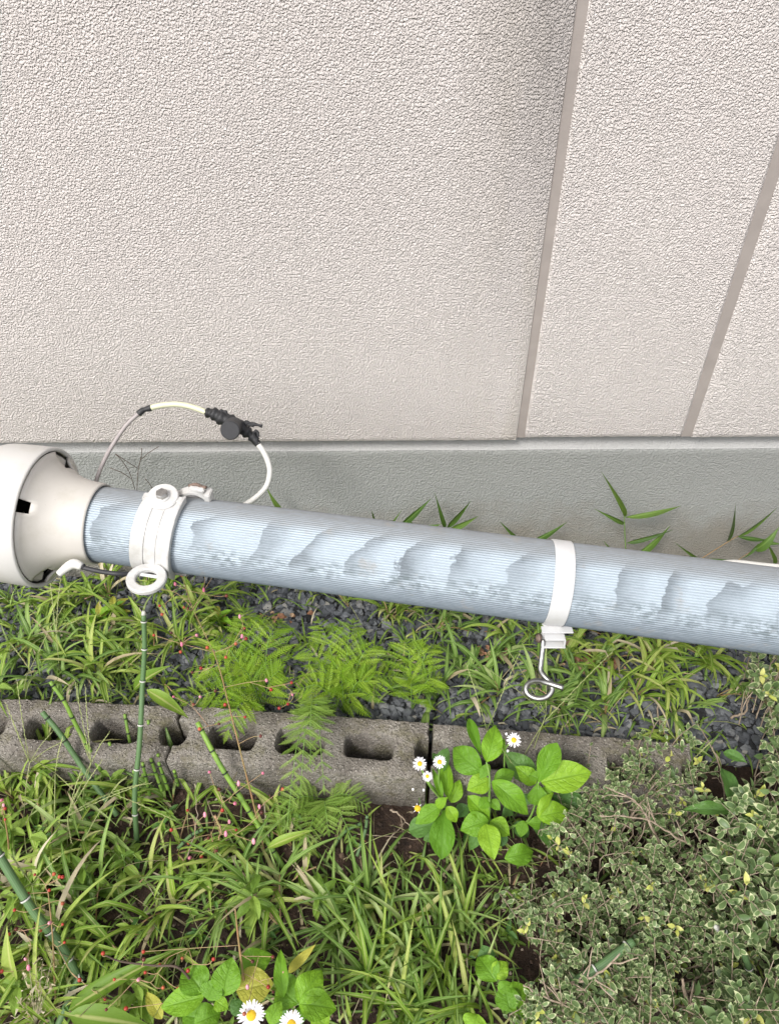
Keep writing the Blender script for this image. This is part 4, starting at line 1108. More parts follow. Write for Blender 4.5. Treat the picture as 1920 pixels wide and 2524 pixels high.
low = plant('yellow green broadleaf plant with pointed leaves at the bottom edge', 'plant', 'broadleaf_plant', q6(1060, 700),
  [[(900, 640, .08)], [(1290, 655, .08)], [(1000, 600, .09)]],
  [(880, 625, 685, 672, 110, .10, .10, 'g'), (880, 610, 785, 480, 130, .10, .11, 'g'), (900, 640, 935, 545, 100, .10, .11, 'g'), (965, 620, 1000, 450, 125, .10, .12, 'g'), (930, 640, 985, 680, 60, .09, .09, 'g'),
   (1290, 655, 1465, 672, 120, .11, .11, 'g'), (1290, 650, 1395, 495, 120, .11, .12, 'g'), (1285, 655, 1180, 560, 130, .10, .10, 'g'), (1225, 625, 1205, 410, 62, .11, .13, 'g'), (1020, 600, 1185, 560, 150, .08, .08, 'y'),
   (1040, 520, 1175, 430, 120, .07, .08, 'g'), (1160, 740, 1215, 640, 70, .11, .12, 'g'), (840, 740, 960, 690, 120, .08, .08, 'g'), (1300, 745, 1290, 655, 55, .10, .10, 'g'), (870, 720, 770, 700, 90, .07, .07, 'g'),
   (1245, 520, 1360, 400, 40, .08, .11, 'y'), (700, 720, 630, 600, 60, .06, .07, 'y'), (1000, 700, 1060, 640, 80, .06, .06, 'd'), (1180, 690, 1250, 740, 90, .06, .06, 'd'), (1350, 700, 1420, 760, 100, .06, .05, 'g'), (940, 760, 880, 800, 110, .05, .05, 'd'),
   (1100, 560, 1040, 470, 110, .05, .06, 'd'), (1200, 590, 1280, 540, 100, .06, .07, 'g')], q6, 1.75, 0, MM)
dl_ = empty('daisy_plant', Pz(*q6(1130, 760), 0), 'pair of white daisies at the bottom edge among yellow green leaves', 'flower')
for x, y, r_ in ((1085, 705, 54), (1258, 745, 50)):
    tubeobj('stem', [Vector(dl_.location), Pz(*q6(x, y+30), .10), Pz(*q6(x, y), .165)], .0012, 'stem_green', dl_, 6, 6, Vector(dl_.location)); daisy(dl_, Pz(*q6(x, y), .17), r_/1.75/F*1.02, n=30)
# heart leaves at bottom middle right
hl = plant('patch of soft green pointed leaves beside the tall grass at the bottom', 'plant', 'leafy_weed', q6(2180, 690),
  [[(2120, 560, .08)], [(2230, 650, .08)]],
  [(2140, 560, 2050, 430, 110, .09, .09, 'g'), (2130, 540, 2190, 470, 80, .09, .10, 'g'), (2180, 660, 2310, 600, 130, .07, .07, 'g'), (2200, 690, 2170, 560, 110, .07, .08, 'g'), (2060, 700, 2030, 790, 110, .09, .09, 'g'), (2240, 700, 2280, 790, 120, .06, .06, 'g'), (2150, 600, 2200, 560, 50, .1, .11, 'g'), (2110, 480, 2080, 400, 80, .07, .08, 'd')], q6, 1.75, 0, MM)

# soft weeds on the left soil
def softweed(px, py, n, ln, lab, z=.05):
    b_ = Pz(px, py, 0); b_.z = gz(b_.x, b_.y); e = empty('leafy_weed', b_, lab, 'weed', 'soft leafy weeds on the soil at the left')
    tp_ = Vector((R.uniform(-.02, .02), R.uniform(-.02, .02), z)); sp = smoothpath([Vector((0, 0, 0)), tp_*.5+Vector((.004, 0, 0)), tp_], 4)
    v, f, uvx = tube(sp, .0013, 6); link('stem', mesh('stem', v, f, 'stem_green', uv=uvx), e)
    for i in range(n):
        t = (i+1)/n; p = sp[min(len(sp)-1, int(t*(len(sp)-1)))]; az = i*2.4+R.uniform(-.4, .4); l = ln*R.uniform(.6, 1.2)*(1.15-.4*t)
        d = Vector((math.cos(az), math.sin(az), R.uniform(-.1, .5)))
        link('leaf', R.choice(BRO_W), e, basis(p, d, Vector((0, 0, 1)), l*R.uniform(.32, .45), l, l))
SW = [(60, 1890, 'soft weed in front of the leftmost block at the edge'), (90, 1990, 'soft pale weed on the left soil behind the slanting horsetail'), (20, 2080, 'soft weed at the left edge beside a red bud'),
      (160, 2090, 'soft weed between crossed horsetails'), (100, 2230, 'soft weed beside the thick horsetail at the left'), (230, 2200, 'soft weed near the pale seed spikes'), (300, 2160, 'soft weed below the upright horsetail'),
      (180, 2380, 'soft weed under the thick left horsetail'), (60, 2420, 'soft weed near the lower left corner'), (330, 2480, 'soft weed left of the yellowing leaf'), (480, 2180, 'soft weed under the pink buds'),
      (620, 2240, 'soft weed at the foot of the dark red stem'), (780, 2210, 'soft weed right of the red stem on bare soil'), (40, 1760, 'round leaved weed on the leftmost block'), (270, 1960, 'soft weed against the front of the left block')]
for x, y, lab in SW: softweed(x, y, R.randint(9, 14), .042, lab, R.uniform(.04, .08))
for x, y, lab in ((255, 1540, 'young yellow weed in the gravel left of the upright horsetail'), (290, 1520, 'lime green rosette below the eye of the clamp'), (545, 1545, 'yellow leaved weed behind the pink berry stalks')):
    b_ = Pz(x, y, .015); e = empty('leafy_weed', b_, lab, 'weed')
    for i in range(9):
        az = i*2.4; l = R.uniform(.025, .04); link('leaf', R.choice(BRO_Y if i % 3 == 0 else BRO_G), e, basis(Vector((0, 0, .004+.003*i)), Vector((math.cos(az), math.sin(az), .5)), Vector((0, 0, 1)), l*.4, l, l))
# long wide leaves
def wideblade(lab, a, b, w_, za, zb2, zmid=.03):
    p0 = Pz(*a, za); p1 = Pz(*b, zb2); base = Vector((p0.x, p0.y, p0.z)); d = p1-p0
    v, f, uv_ = leaf_geo(W_lanc, 12, 3, .10, .35, 0, 0, .4); me = mesh('long_leaf', v, f, 'grass', uv=uv_)
    o = link('long_leaf', me, None, basis(base, d, Vector((0, -.2, 1)), w_/F*1.2, d.length, d.length)); tag(o, lab, 'leaf', 'long broad grass leaves')
wideblade('long bright leaf arching over the back of the left block beside the horsetail', (362, 1700), (470, 1770), 34, .14, .11)
wideblade('long pale leaf sweeping to the bottom edge at the left', (170, 2490), (440, 2330), 36, .05, .12)
wideblade('wide pale green leaf lying near the bottom left', (170, 2500), (380, 2530), 50, .08, .06)
wideblade('long leaf leaning left in the lower left corner', (40, 2420), (10, 2290), 30, .05, .12)
wideblade('light green folded leaf crossing the upright horsetail', (330, 1700), (415, 1635), 40, .06, .12)
wideblade('long leaf below the low fern pointing right', (660, 2090), (780, 2040), 24, .04, .07)

# ------------------------------------------------------------------ horsetails
NODE = {}
def horsetail_stem(lab, pts, r, nodes=6, mat='horsetail', nodecol='node_white', zs=None, tipdark=True):
    P3 = [Pz(x, y, z) for x, y, z in pts]; base = Vector(P3[0]); sp = smoothpath([p-base for p in P3], 10)
    e = empty('horsetail_stem', base, lab, 'horsetail', 'jointed horsetail stems')
    v, f, uvx = tube(sp, lambda t: r*(1-.12*t), 12); link('stem', mesh('stem', v, f, mat, uv=uvx), e)
    m_ = len(sp)
    for i in range(nodes):
        t = (i+.8)/nodes; k = min(m_-2, int(t*(m_-1))); p = sp[k]; d = (sp[k+1]-sp[k]).normalized()
        v, f = disc(p-d*.001, d, r*1.13, .0022 if nodecol == 'node_white' else .0012, 14, 0, .0003)
        link('node', mesh('node', v, f, nodecol), e)
        v, f = disc(p+d*(.0012 if nodecol == 'node_white' else .0005), d, r*1.06, .0008, 14, 0, .0001)
        link('node_band', mesh('node_band', v, f, 'node_dark'), e)
    if tipdark:
        v, f, uvx = tube([sp[-1], sp[-1]+(sp[-1]-sp[-2]).normalized()*.006], lambda t: r*(.95-.4*t), 10); link('tip', mesh('tip', v, f, 'node_white', uv=uvx), e)
horsetail_stem('tall upright horsetail with white rings crossing the left block', [(338, 2075, 0), (333, 1960, .07), (345, 1830, .14), (352, 1690, .21), (357, 1600, .26), (355, 1515, .31)], .0041, 6)
horsetail_stem('dark horsetail slanting over the left block up to the left', [(290, 2010, .02), (210, 1900, .07), (150, 1810, .12), (105, 1755, .15)], .0044, 3, nodecol='node_dark', tipdark=False)
horsetail_stem('slanting horsetail behind the darker one over the left block', [(250, 1900, .05), (190, 1790, .13), (160, 1730, .17), (125, 1680, .20)], .0034, 4, 'horsetail_light', 'node_dark', tipdark=False)
horsetail_stem('light green jointed horsetail leaning left in front of the middle block', [(700, 2140, 0), (640, 2040, .04), (590, 1960, .08), (540, 1880, .12), (487, 1780, .16)], .0042, 7, 'horsetail_light', 'node_dark', tipdark=False)
horsetail_stem('thick dark horsetail at the left edge in the lower part', [(200, 2420, .02), (150, 2330, .06), (80, 2240, .11), (0, 2110, .17), (-60, 2000, .22)], .0062, 5)
horsetail_stem('dark horsetail at the bottom left going down behind leaves', [(140, 2540, .02), (185, 2430, .03), (205, 2405, .035)], .0048, 2, tipdark=False)
horsetail_stem('thick horsetail lying slantwise across the shrub at the bottom', [(1410, 2425, .12), (1480, 2380, .13), (1560, 2320, .14)], .0058, 2, tipdark=False)
horsetail_stem('horsetail bending down at the lower right inside the shrub', [(1872, 2465, .05), (1850, 2400, .11), (1820, 2330, .15), (1770, 2290, .16)], .0045, 2)
k = 0
for x0, y0, x1, y1 in ((330, 1880, 308, 1760), (355, 1920, 345, 1840), (400, 1950, 372, 1870), (415, 1945, 392, 1880), (440, 1935, 430, 1900), (395, 1900, 390, 1860), (300, 1910, 270, 1830), (345, 1960, 330, 1900), (370, 1960, 352, 1880), (378, 1890, 366, 1775)):
    horsetail_stem(('young horsetail shoot, %s' % ('tallest, rising over the block hole', 'close to the upright stem', 'short, above the soil', 'short and slanting left', 'shortest at the right of the cluster', 'thin, behind the others', 'leftmost of the cluster', 'low at the foot of the upright stem', 'between two longer shoots', 'thin and pale, beside the upright stem')[k]), [(x0, y0, .03), ((x0+x1)/2, (y0+y1)/2, .06), (x1, y1, .09)], .0027, 3, 'horsetail_light', 'node_dark', tipdark=False); k += 1
for q_ in (((440, 2090), (470, 2060), (500, 2045), 'small dark horsetail lying on the soil under the pink buds'), ((880, 2110), (900, 2050), (905, 2010), 'thin horsetail stub on the bare soil left of the fleabane'), ((820, 2090), (850, 2050), (890, 2030), 'thin curved horsetail on bare soil right of the low fern')):
    horsetail_stem(q_[3], [(*q_[0], .01), (*q_[1], .03), (*q_[2], .05)], .0028, 3, nodecol='node_dark', tipdark=False)
# ------------------------------------------------------------------ berry stalks
bm = bmesh.new(); bmesh.ops.create_icosphere(bm, subdivisions=2, radius=1)
for q in bm.verts:
    if q.co.z > .8: q.co.z *= 1.18
BERRY = bpy.data.meshes.new('seed_capsule'); bm.to_mesh(BERRY)
for q in bm.verts: q.co.x *= .7; q.co.y *= .7; q.co.z *= 1.25
BUDP = bpy.data.meshes.new('pink_bud'); bm.to_mesh(BUDP); bm.free()
BERRY.materials.append(MAT['berry']); BUDP.materials.append(MAT['bud'])
for me in (BERRY, BUDP, BUDM):
    for p in me.polygons: p.use_smooth = True
def berry_plant(lab, pts, spots, r0=.0016, mat='stem_red', bs=1.0):
    """spots: (px, py, z, 'b' or 'p'); each gets a stalk from the nearest main stem point lower than it"""
    P3 = [Pz(x, y, z) for x, y, z in pts]; base = Vector(P3[0]); e = empty('berry_stalk', base, lab, 'plant', 'reddish stalks with round seed capsules')
    sp = smoothpath([p-base for p in P3], 8); v, f, uvx = tube(sp, lambda t: r0*(1-.55*t), 7); link('stem', mesh('stem', v, f, mat, uv=uvx), e)
    g = Geo(); joints = [sp[i] for i in range(len(sp)//3, len(sp), 2)]
    for (x, y, z, k_) in spots:
        c = Pz(x, y, z)-base
        j = min(joints, key=lambda q: (q-c).length+(.2 if q.z > c.z+.01 else 0))
        md = j.lerp(c, .55)+Vector((R.gauss(0, .004), R.gauss(0, .004), R.uniform(-.006, .002)))
        v, f, uvx = tube(smoothpath([j, md, c], 4), .00042, 5); g.add(v, f, uvx, R.random())
        s = (.0024 if k_ == 'b' else .0032)*bs*R.uniform(.8, 1.15)
        if (c-j).length > .02: joints.append(md)
        link('seed_capsule' if k_ == 'b' else 'pink_bud', BERRY if k_ == 'b' else BUDP, e, Matrix.Translation(c)@Matrix.Rotation(R.uniform(-.7, .7), 4, 'X')@Matrix.Scale(s, 4))
    link('stalk_branches', g.build('stalk_branches', 'stem_pink'), e)
def z3(l, sc=1.75, ox=0, oy=1380): return [(ox+x/sc, oy+y/sc, z, k_) for x, y, z, k_ in l]
berry_plant('tall reddish berry stalk rising in front of the middle block to the pole', [(655, 2110, 0), (630, 2000, .06), (600, 1880, .14), (570, 1760, .20), (545, 1660, .25), (525, 1600, .28)],
  z3([(785, 65, .38, 'b'), (930, 55, .38, 'p'), (870, 25, .38, 'p'), (757, 105, .36, 'p'), (665, 120, .34, 'p'), (690, 198, .34, 'b'), (700, 235, .33, 'b'), (795, 205, .34, 'b'), (812, 210, .34, 'b'), (978, 155, .35, 'b'), (880, 130, .36, 'p'), (665, 325, .30, 'b'),
      (850, 325, .31, 'p'), (1045, 330, .30, 'p'), (1062, 340, .29, 'b'), (1018, 362, .29, 'b'), (975, 420, .28, 'b'), (895, 378, .30, 'b'), (785, 365, .29, 'p'), (780, 397, .28, 'b'), (868, 467, .26, 'b'), (830, 485, .26, 'b'), (930, 565, .24, 'b'), (1055, 295, .3, 'b'),
      (1035, 245, .32, 'p'), (972, 625, .23, 'b'), (1150, 520, .24, 'p'), (1170, 560, .23, 'b'), (1258, 530, .24, 'b'), (1262, 582, .23, 'p'), (1242, 622, .22, 'b'), (1205, 640, .22, 'b'), (1058, 678, .20, 'b'), (945, 708, .20, 'b'), (1125, 760, .18, 'b'), (862, 730, .2, 'b'), (750, 590, .24, 'p'), (865, 590, .23, 'p'), (835, 625, .22, 'b'), (740, 315, .31, 'b')]))
berry_plant('short berry stalk cluster with pink buds at the foot of the middle block', [(540, 2150, 0), (530, 2100, .03), (520, 2050, .05)],
  z3([(960, 1080, .10, 'b'), (740, 1165, .09, 'b'), (885, 1100, .09, 'p'), (975, 1183, .08, 'p'), (990, 1130, .08, 'p'), (1020, 1165, .07, 'b'), (1095, 1215, .08, 'p'), (815, 1220, .06, 'b'), (935, 1255, .06, 'b'), (900, 1200, .06, 'b'), (1130, 1090, .09, 'b'), (1120, 1065, .09, 'p'), (810, 1080, .07, 'b'), (945, 990, .1, 'b'), (1030, 965, .11, 'p'), (905, 915, .11, 'p'), (1015, 1050, .09, 'p'), (1135, 920, .12, 'p'), (1220, 990, .1, 'b'), (870, 1280, .04, 'b'), (820, 1285, .04, 'p')]), bs=1.15)
berry_plant('dark berry stalk beside the lower broadleaf plant with scattered red capsules', [(612, 2500, 0), (602, 2420, .08), (590, 2330, .12), (580, 2240, .17)],
  [(x/1.75, 2100+y/1.75, z, k_) for x, y, z, k_ in ((620, 430, .12, 'b'), (690, 487, .12, 'b'), (628, 520, .11, 'b'), (600, 550, .11, 'p'), (705, 585, .1, 'b'), (812, 512, .12, 'b'), (922, 462, .13, 'b'), (1090, 472, .13, 'b'), (1178, 452, .13, 'b'), (1068, 583, .12, 'p'), (1180, 604, .11, 'b'), (1158, 582, .11, 'b'), (787, 458, .12, 'b'), (495, 550, .1, 'b'), (770, 590, .1, 'b'), (1055, 698, .18, 'b'), (460, 680, .09, 'b'), (545, 675, .08, 'b'), (1225, 525, .12, 'p'))], .0022)
berry_plant('berry stalk in front of the thick horsetail at the left edge', [(140, 2500, 0), (135, 2400, .05), (130, 2300, .09), (120, 2200, .13)],
  [(x/1.75, 2100+y/1.75, z, k_) for x, y, z, k_ in ((235, 95, .14, 'b'), (258, 107, .14, 'b'), (272, 108, .14, 'b'), (152, 98, .14, 'b'), (122, 180, .12, 'b'), (272, 222, .12, 'b'), (65, 250, .11, 'b'), (272, 312, .11, 'b'), (217, 305, .11, 'p'), (177, 340, .1, 'b'), (72, 333, .1, 'b'), (42, 355, .1, 'b'), (280, 390, .09, 'b'), (112, 462, .1, 'p'), (125, 500, .1, 'p'), (10, 515, .08, 'b'), (345, 552, .08, 'b'), (455, 635, .08, 'b'), (462, 680, .07, 'b'), (215, 165, .13, 'b'))])
berry_plant('short red budded sprig at the left edge above the soft weeds', [(25, 2130, .0), (20, 2060, .06), (8, 2000, .10)], [(10, 1985, .11, 'p'), (14, 1993, .11, 'b'), (14, 2020, .1, 'b'), (6, 1972, .11, 'p')])
berry_plant('dark branching dry twig above the lower broadleaf plant', [(520, 2490, .02), (480, 2430, .09), (440, 2385, .13), (380, 2380, .13), (300, 2370, .14), (260, 2355, .15)], [(255, 2350, .15, 'b'), (355, 2365, .14, 'b')], .0020, 'twig_dark')

# ------------------------------------------------------------------ grass seed spikes
def seedstalk(lab, root, hub, spikes, zr, zh, zs):
    b_ = Pz(*root, zr); h = Pz(*hub, zh); g = Geo()
    v, f, uvx = tube(smoothpath([Vector((0, 0, 0)), (h-b_)*.5+Vector((0, 0, .005)), h-b_], 4), .0007, 5); g.add(v, f, uvx, .2)
    for s in spikes:
        t_ = Pz(*s, zs)-b_; P_ = smoothpath([h-b_, (h-b_).lerp(t_, .5)+Vector((0, 0, .004)), t_], 10)
        v, f, uvx = tube(P_, lambda t: .0005, 4); g.add(v, f, uvx, .5)
        for i, p in enumerate(P_[2:]):   # little spikelets up the spike
            d = (P_[-1]-P_[0]).normalized(); sdv = d.cross(Vector((0, 0, 1))).normalized()*(1 if i % 2 else -1)
            g.add([p, p+d*.0035+sdv*.0013, p+d*.006+sdv*.0006], [(0, 1, 2)], None, R.random())
    o = link('seed_spike', g.build('seed_spike', 'seed')); o.location = b_; tag(o, lab, 'grass spike', 'pale grass seed spikes')
z1 = lambda *l: [(x/3.5, 1680+y/3.5) for x, y in l]
seedstalk('fan of pale seed spikes in front of the left block, pointing up and down', (170, 2120), z1((590, 1160))[0], z1((680, 930), (860, 560), (700, 780), (870, 700), (1240, 880), (620, 1390)), 0, .08, .12)
seedstalk('long pale spikes reaching right across the upright horsetail', (180, 2130), z1((960, 960))[0], z1((600, 1150), (1490, 1190), (1290, 880), (1080, 840)), .02, .10, .11)
seedstalk('pale spikes at the left edge over the leftmost block', (60, 2020), z1((260, 700))[0], z1((60, 200), (130, 380), (150, 0), (540, 520), (450, 440)), 0, .11, .17)
seedstalk('upright pale spikes over the left block hole', (200, 2000), z1((790, 700))[0], z1((740, 50), (650, 0), (940, 450), (690, 450)), 0, .12, .17)
seedstalk('pale spikes beside the slanting horsetail', (140, 2120), z1((480, 790))[0], z1((540, 500), (230, 1220), (300, 680), (630, 930)), 0, .10, .14)
seedstalk('dry pale stalk standing in front of the gravel left of the horsetail', (155, 1700), (140, 1560), [(125, 1430), (150, 1430), (75, 1590), (190, 1530)], 0, .12, .16)
seedstalk('twin pale spikes in the gravel at the far left', (100, 1720), (75, 1650), [(90, 1640), (60, 1700), (30, 1590), (160, 1490)], 0, .08, .12)
seedstalk('thin crossed spikes rising above the big broadleaf plant', (1195, 1990), (1200, 1800), [(1280, 1610), (1150, 1640), (1225, 1740), (1260, 1880)], .02, .16, .23)
seedstalk('long straw coloured spike slanting up to the right over the right block', (1270, 1900), (1340, 1780), [(1510, 1605), (1400, 1760)], .05, .16, .22)
seedstalk('thin spikes hanging beside the hook', (1300, 1890), (1345, 1760), [(1345, 1560), (1190, 1640), (1250, 1600)], .05, .14, .25)
seedstalk('straw spike lying over the gravel below the large grass clump', (1720, 1990), (1700, 1880), [(1630, 1780), (1750, 1830)], 0, .06, .1)
seedstalk('pale spikes above the lower left horsetail', (100, 2260), (80, 2180), [(160, 2185), (0, 2215), (30, 2110), (150, 2110)], .03, .11, .15)
# frothy dried seed head
b_ = Pz(90, 2440, .08); g = Geo()
for i in range(170):
    c = Vector((R.gauss(0, .016), R.gauss(0, .026), R.gauss(0, .010))); a_ = [c+Vector((R.gauss(0, .0022), R.gauss(0, .0022), R.gauss(0, .0015))) for _ in range(3)]
    g.add(a_, [(0, 1, 2)], None, R.random())
for i in range(14):
    c = Vector((R.gauss(0, .014), R.gauss(0, .024), R.gauss(0, .008))); v, f, uvx = tube([Vector((.0, -.03, -.03)), c], .0004, 4); g.add(v, f, uvx, .5)
o = link('dried_seed_head', g.build('dried_seed_head', 'straw')); o.location = b_; tag(o, 'frothy dried seed head with pink specks at the lower left', None, None, 'stuff')

# ------------------------------------------------------------------ withered plants, twigs
def withered(lab, c, n, sx, sy, mat='dry', ln=.014):
    b_ = Pz(*c, .02); e = empty('withered_weed', b_, lab, 'dry weed', 'withered reddish weeds on the gravel'); g = Geo()
    for i in range(n//6):
        az = R.uniform(0, 6.28); t_ = Vector((math.cos(az)*sx, math.sin(az)*sy, R.uniform(.002, .02))); v, f, uvx = tube([Vector((0, 0, 0)), t_], .0007, 5); g.add(v, f, uvx, R.random())
    link('stem', g.build('stem', 'stem_red'), e)
    me = mesh('leaf', *BRO[1][:2], mat, uv=BRO[1][2])
    for i in range(n):
        o = Vector((R.gauss(0, sx*.45), R.gauss(0, sy*.45), R.uniform(.004, .02))); az = R.uniform(0, 6.28); l = ln*R.uniform(.5, 1.2)
        link('leaf', me, e, basis(o, Vector((math.cos(az), math.sin(az), R.uniform(-.3, .5))), Vector((R.gauss(0, .4), R.gauss(0, .4), 1)), l*.7, l, l))
withered('withered salmon coloured weed right of the hook', (1450, 1640), 42, .05, .035)
withered('small withered reddish weed between strap bracket and hook at the left', (1215, 1620), 26, .03, .02)
withered('withered brown sprig just below the strap', (1400, 1585), 18, .03, .015)
withered('brown withered tuft under the pole behind the ferns', (690, 1530), 16, .04, .02)
def dry_stick(lab, pts, r, mat='twig', br=0):
    P3 = [Pz(x, y, z) for x, y, z in pts]; base = Vector(P3[0]); g = Geo(); sp = smoothpath([p-base for p in P3], 6)
    sp = [p+Vector((R.gauss(0, .0008), R.gauss(0, .0008), R.gauss(0, .0006))) for p in sp]
    v, f, uvx = tube(sp, lambda t: r*(1-.6*t), 7); g.add(v, f, uvx)
    for i in range(br):
        k_ = R.randrange(1, len(sp)-1); d = (sp[k_]-sp[k_-1]).normalized(); sd_ = d.cross(Vector((0, 0, 1))).normalized()*R.choice((-1, 1))
        q = sp[k_]; w2 = [q]
        for s in range(3): q = q+(d*R.uniform(.3, 1)+sd_*R.uniform(.3, 1)+Vector((0, 0, R.uniform(-.2, .5)))).normalized()*R.uniform(.008, .016); w2.append(q)
        v, f, uvx = tube(smoothpath(w2, 3), lambda t: r*.5*(1-.5*t), 5); g.add(v, f, uvx)
    o = link('bare_twig', g.build('bare_twig', mat)); o.location = base; tag(o, lab, 'twig', 'bare twigs among the plants')
dry_stick('forked pale twig on bare soil left of the fleabane', [(960, 1995, .01), (985, 2010, .015), (1010, 2035, .012)], .0018, br=2)
dry_stick('pale straw lying on the soil left of the fleabane', [(880, 2055, .01), (950, 2062, .012), (1030, 2068, .01)], .0010)
dry_stick('brown twig slanting out from below the big broadleaf plant', [(1395, 2015, .08), (1440, 2065, .06), (1500, 2110, .04)], .0024, br=3)
dry_stick('long pale bare twig through the shrub above its middle', [(1640, 2110, .08), (1600, 2030, .14), (1560, 1970, .17), (1490, 1940, .17)], .0020, br=5)
dry_stick('second pale bare twig crossing the shrub', [(1740, 2110, .08), (1660, 2060, .13), (1590, 2020, .16), (1480, 2010, .17)], .0018, br=5)
dry_stick('pale branching twig at the bottom of the shrub', [(1310, 2475, .06), (1380, 2430, .12), (1460, 2410, .14), (1530, 2350, .16)], .0024, br=8)
dry_stick('bare pale twig low in the shrub going to the bottom edge', [(1440, 2530, .08), (1450, 2470, .11), (1370, 2470, .13), (1290, 2430, .14)], .0020, br=7)
dry_stick('thick peeling twig at the bottom edge under the shrub', [(1720, 2530, .06), (1690, 2460, .09), (1680, 2410, .11)], .0040, br=2)
dry_stick('upright brown twig between gravel and shrub at the right', [(1790, 2000, .02), (1775, 1900, .08), (1755, 1840, .12)], .0016, br=2)
dry_stick('thin pale runner beside the right end of the blocks', [(1800, 1980, .02), (1770, 1880, .05), (1730, 1800, .06), (1700, 1770, .05)], .0013, br=1)
dry_stick('bent straw on the gravel below the large grass clump', [(1625, 1790, .02), (1620, 1730, .05), (1640, 1718, .06), (1665, 1790, .02)], .0016)
dry_stick('curled pale stalk on the gravel left of the shrub', [(1800, 1770, .02), (1840, 1750, .03), (1830, 1710, .04), (1810, 1690, .04)], .0022)
dry_stick('twig lying at the right edge below the pole', [(1850, 1680, .16), (1885, 1700, .17), (1930, 1740, .17)], .0032)
dry_stick('dark trunk base of the shrub near the bottom edge', [(1450, 2540, .0), (1452, 2480, .04), (1440, 2420, .07)], .010, 'twig_dark')
dry_stick('white straw on the soil behind the soft weeds', [(440, 2160, .01), (480, 2060, .03), (485, 1960, .05)], .0012)
dry_stick('pale dead stalk on the soil below the pink buds', [(530, 2010, .07), (545, 2045, .05), (540, 2070, .05)], .0022, 'stem_pink')

# ------------------------------------------------------------------ variegated shrubs
def vleaf(kind):
    n = 4; v = []; f = []; mi = []; uv_ = []
    wf = lambda t: math.sin(math.pi*t**.9)**.8+.03
    for i in range(n+1):
        t = i/n; w_ = wf(t)*.5; zz = .10*math.sin(math.pi*t)-.12*t*t
        for s in (-1, -.76, 0, .76, 1): v.append((s*w_, t, zz+abs(s)*.05)); uv_.append((t, (s+1)/2))
    for i in range(n):
        for k_ in range(4):
            a = i*5+k_; f.append((a, a+1, a+6, a+5)); mi.append(1 if k_ in (0, 3) or (i == n-1) else 0)
    return v, f, mi, uv_
vv_, vf_, vmi_, vuv_ = vleaf(0)
VL = mesh('leaf', vv_, vf_, ['vleaf', 'vedge'], vmi_, vuv_); VN = mesh('leaf', vv_, vf_, ['vnew', 'vnew'], vmi_, vuv_)
VG = mesh('leaf', vv_, vf_, ['vleaf', 'vleaf'], vmi_, vuv_)
vnp = np.array(vv_); vfp = np.array(vf_)
def inpoly(x, y, P_):
    c = False; j = len(P_)-1
    for i in range(len(P_)):
        if (P_[i][1] > y) != (P_[j][1] > y) and x < (P_[j][0]-P_[i][0])*(y-P_[i][1])/(P_[j][1]-P_[i][1])+P_[i][0]: c = not c
        j = i
    return c
def shrub(lab, poly, ntw, ll, zr, base_px, seed, green=.1):
    r = random.Random(seed); b_ = Pz(*base_px, 0); b_.z = 0; e = empty('variegated_shrub', b_, lab, 'shrub', 'variegated shrubs at the right')
    xs_ = [p[0] for p in poly]; ys_ = [p[1] for p in poly]; items = []; gt = Geo(); k_ = 0; tries = 0
    while k_ < ntw and tries < ntw*20:
        tries += 1
        x, y = r.uniform(min(xs_), max(xs_)), r.uniform(min(ys_), max(ys_))
        if not inpoly(x, y, poly): continue
        den = noise.noise(Vector((x/110, y/110, seed)))
        if den < -.28 and r.random() < .75: continue
        top = zr[1]*(1+.35*noise.noise(Vector((x/150, y/150, seed+3))))
        z = zr[0]+(top-zr[0])*r.random()**.6
        p = Pz(x, y, z); k_ += 1
        if p.y > YW-.03: continue
        d = Vector((r.gauss(0, .6), r.gauss(-.15, .6), r.uniform(.2, 1))).normalized()
        L_ = r.uniform(.025, .05)*(ll/.011)**.7; nn = r.randint(4, 6); p0 = p-d*L_*.5
        root = Vector((p0.x*.9+b_.x*.1, p0.y*.95+b_.y*.05, max(.0, p0.z-r.uniform(.03, .06))))
        v, f, uvx = tube(smoothpath([root-b_, p0-b_, p+d*L_*.5-b_], 3), lambda t: .0011*(1-.6*t), 4, False); gt.add(v, f, uvx, r.random())
        side = d.cross(Vector((0, 0, 1))); side = side.normalized() if side.length > .1 else Vector((1, 0, 0))
        new = r.random() < .09
        for i in range(nn):
            q = p0+d*L_*(i/(nn-1)); sv = side if i % 2 == 0 else d.cross(side)
            last = i == nn-1
            for s in (-1, 1):
                dv = (sv*s*(.55 if last else .9)+d*(.9 if last else .4)+Vector((0, 0, .15))+Vector((r.gauss(0, .15), r.gauss(0, .15), r.gauss(0, .15)))).normalized()
                l = ll*r.uniform(.65, 1.2)*(.75 if last else 1)
                kk = 2 if (new and i >= nn-2) else (1 if r.random() < green else 0)
                items.append(((q-CAM).length/l, basis(q-b_, dv, d+Vector((0, 0, .6)), l*.5, l, l), kk))
    items.sort(key=lambda t: t[0])
    for _, M, kk in items[:300]: link('leaf', (VL, VG, VN)[kk], e, M)
    V = []; Fx = []; T_ = []; MI = []; m0 = np.array(vmi_); c = 0
    for _, M, kk in items[300:]:
        A_ = np.array(M); V.append(vnp@A_[:3, :3].T+A_[:3, 3]); Fx.append(vfp+c); c += len(vnp); T_.append(np.full(len(vnp), r.random()))
        MI.append(m0 if kk == 0 else (m0*0 if kk == 1 else m0*0+2))
    me = mesh('leaves', np.vstack(V).tolist(), np.vstack(Fx).tolist(), ['vleaf', 'vedge', 'vnew'], np.concatenate(MI).tolist(), None, np.concatenate(T_))
    tag(link('leaves', me, e), kind='stuff'); link('branches', gt.build('branches', 'twig'), e)
    return e
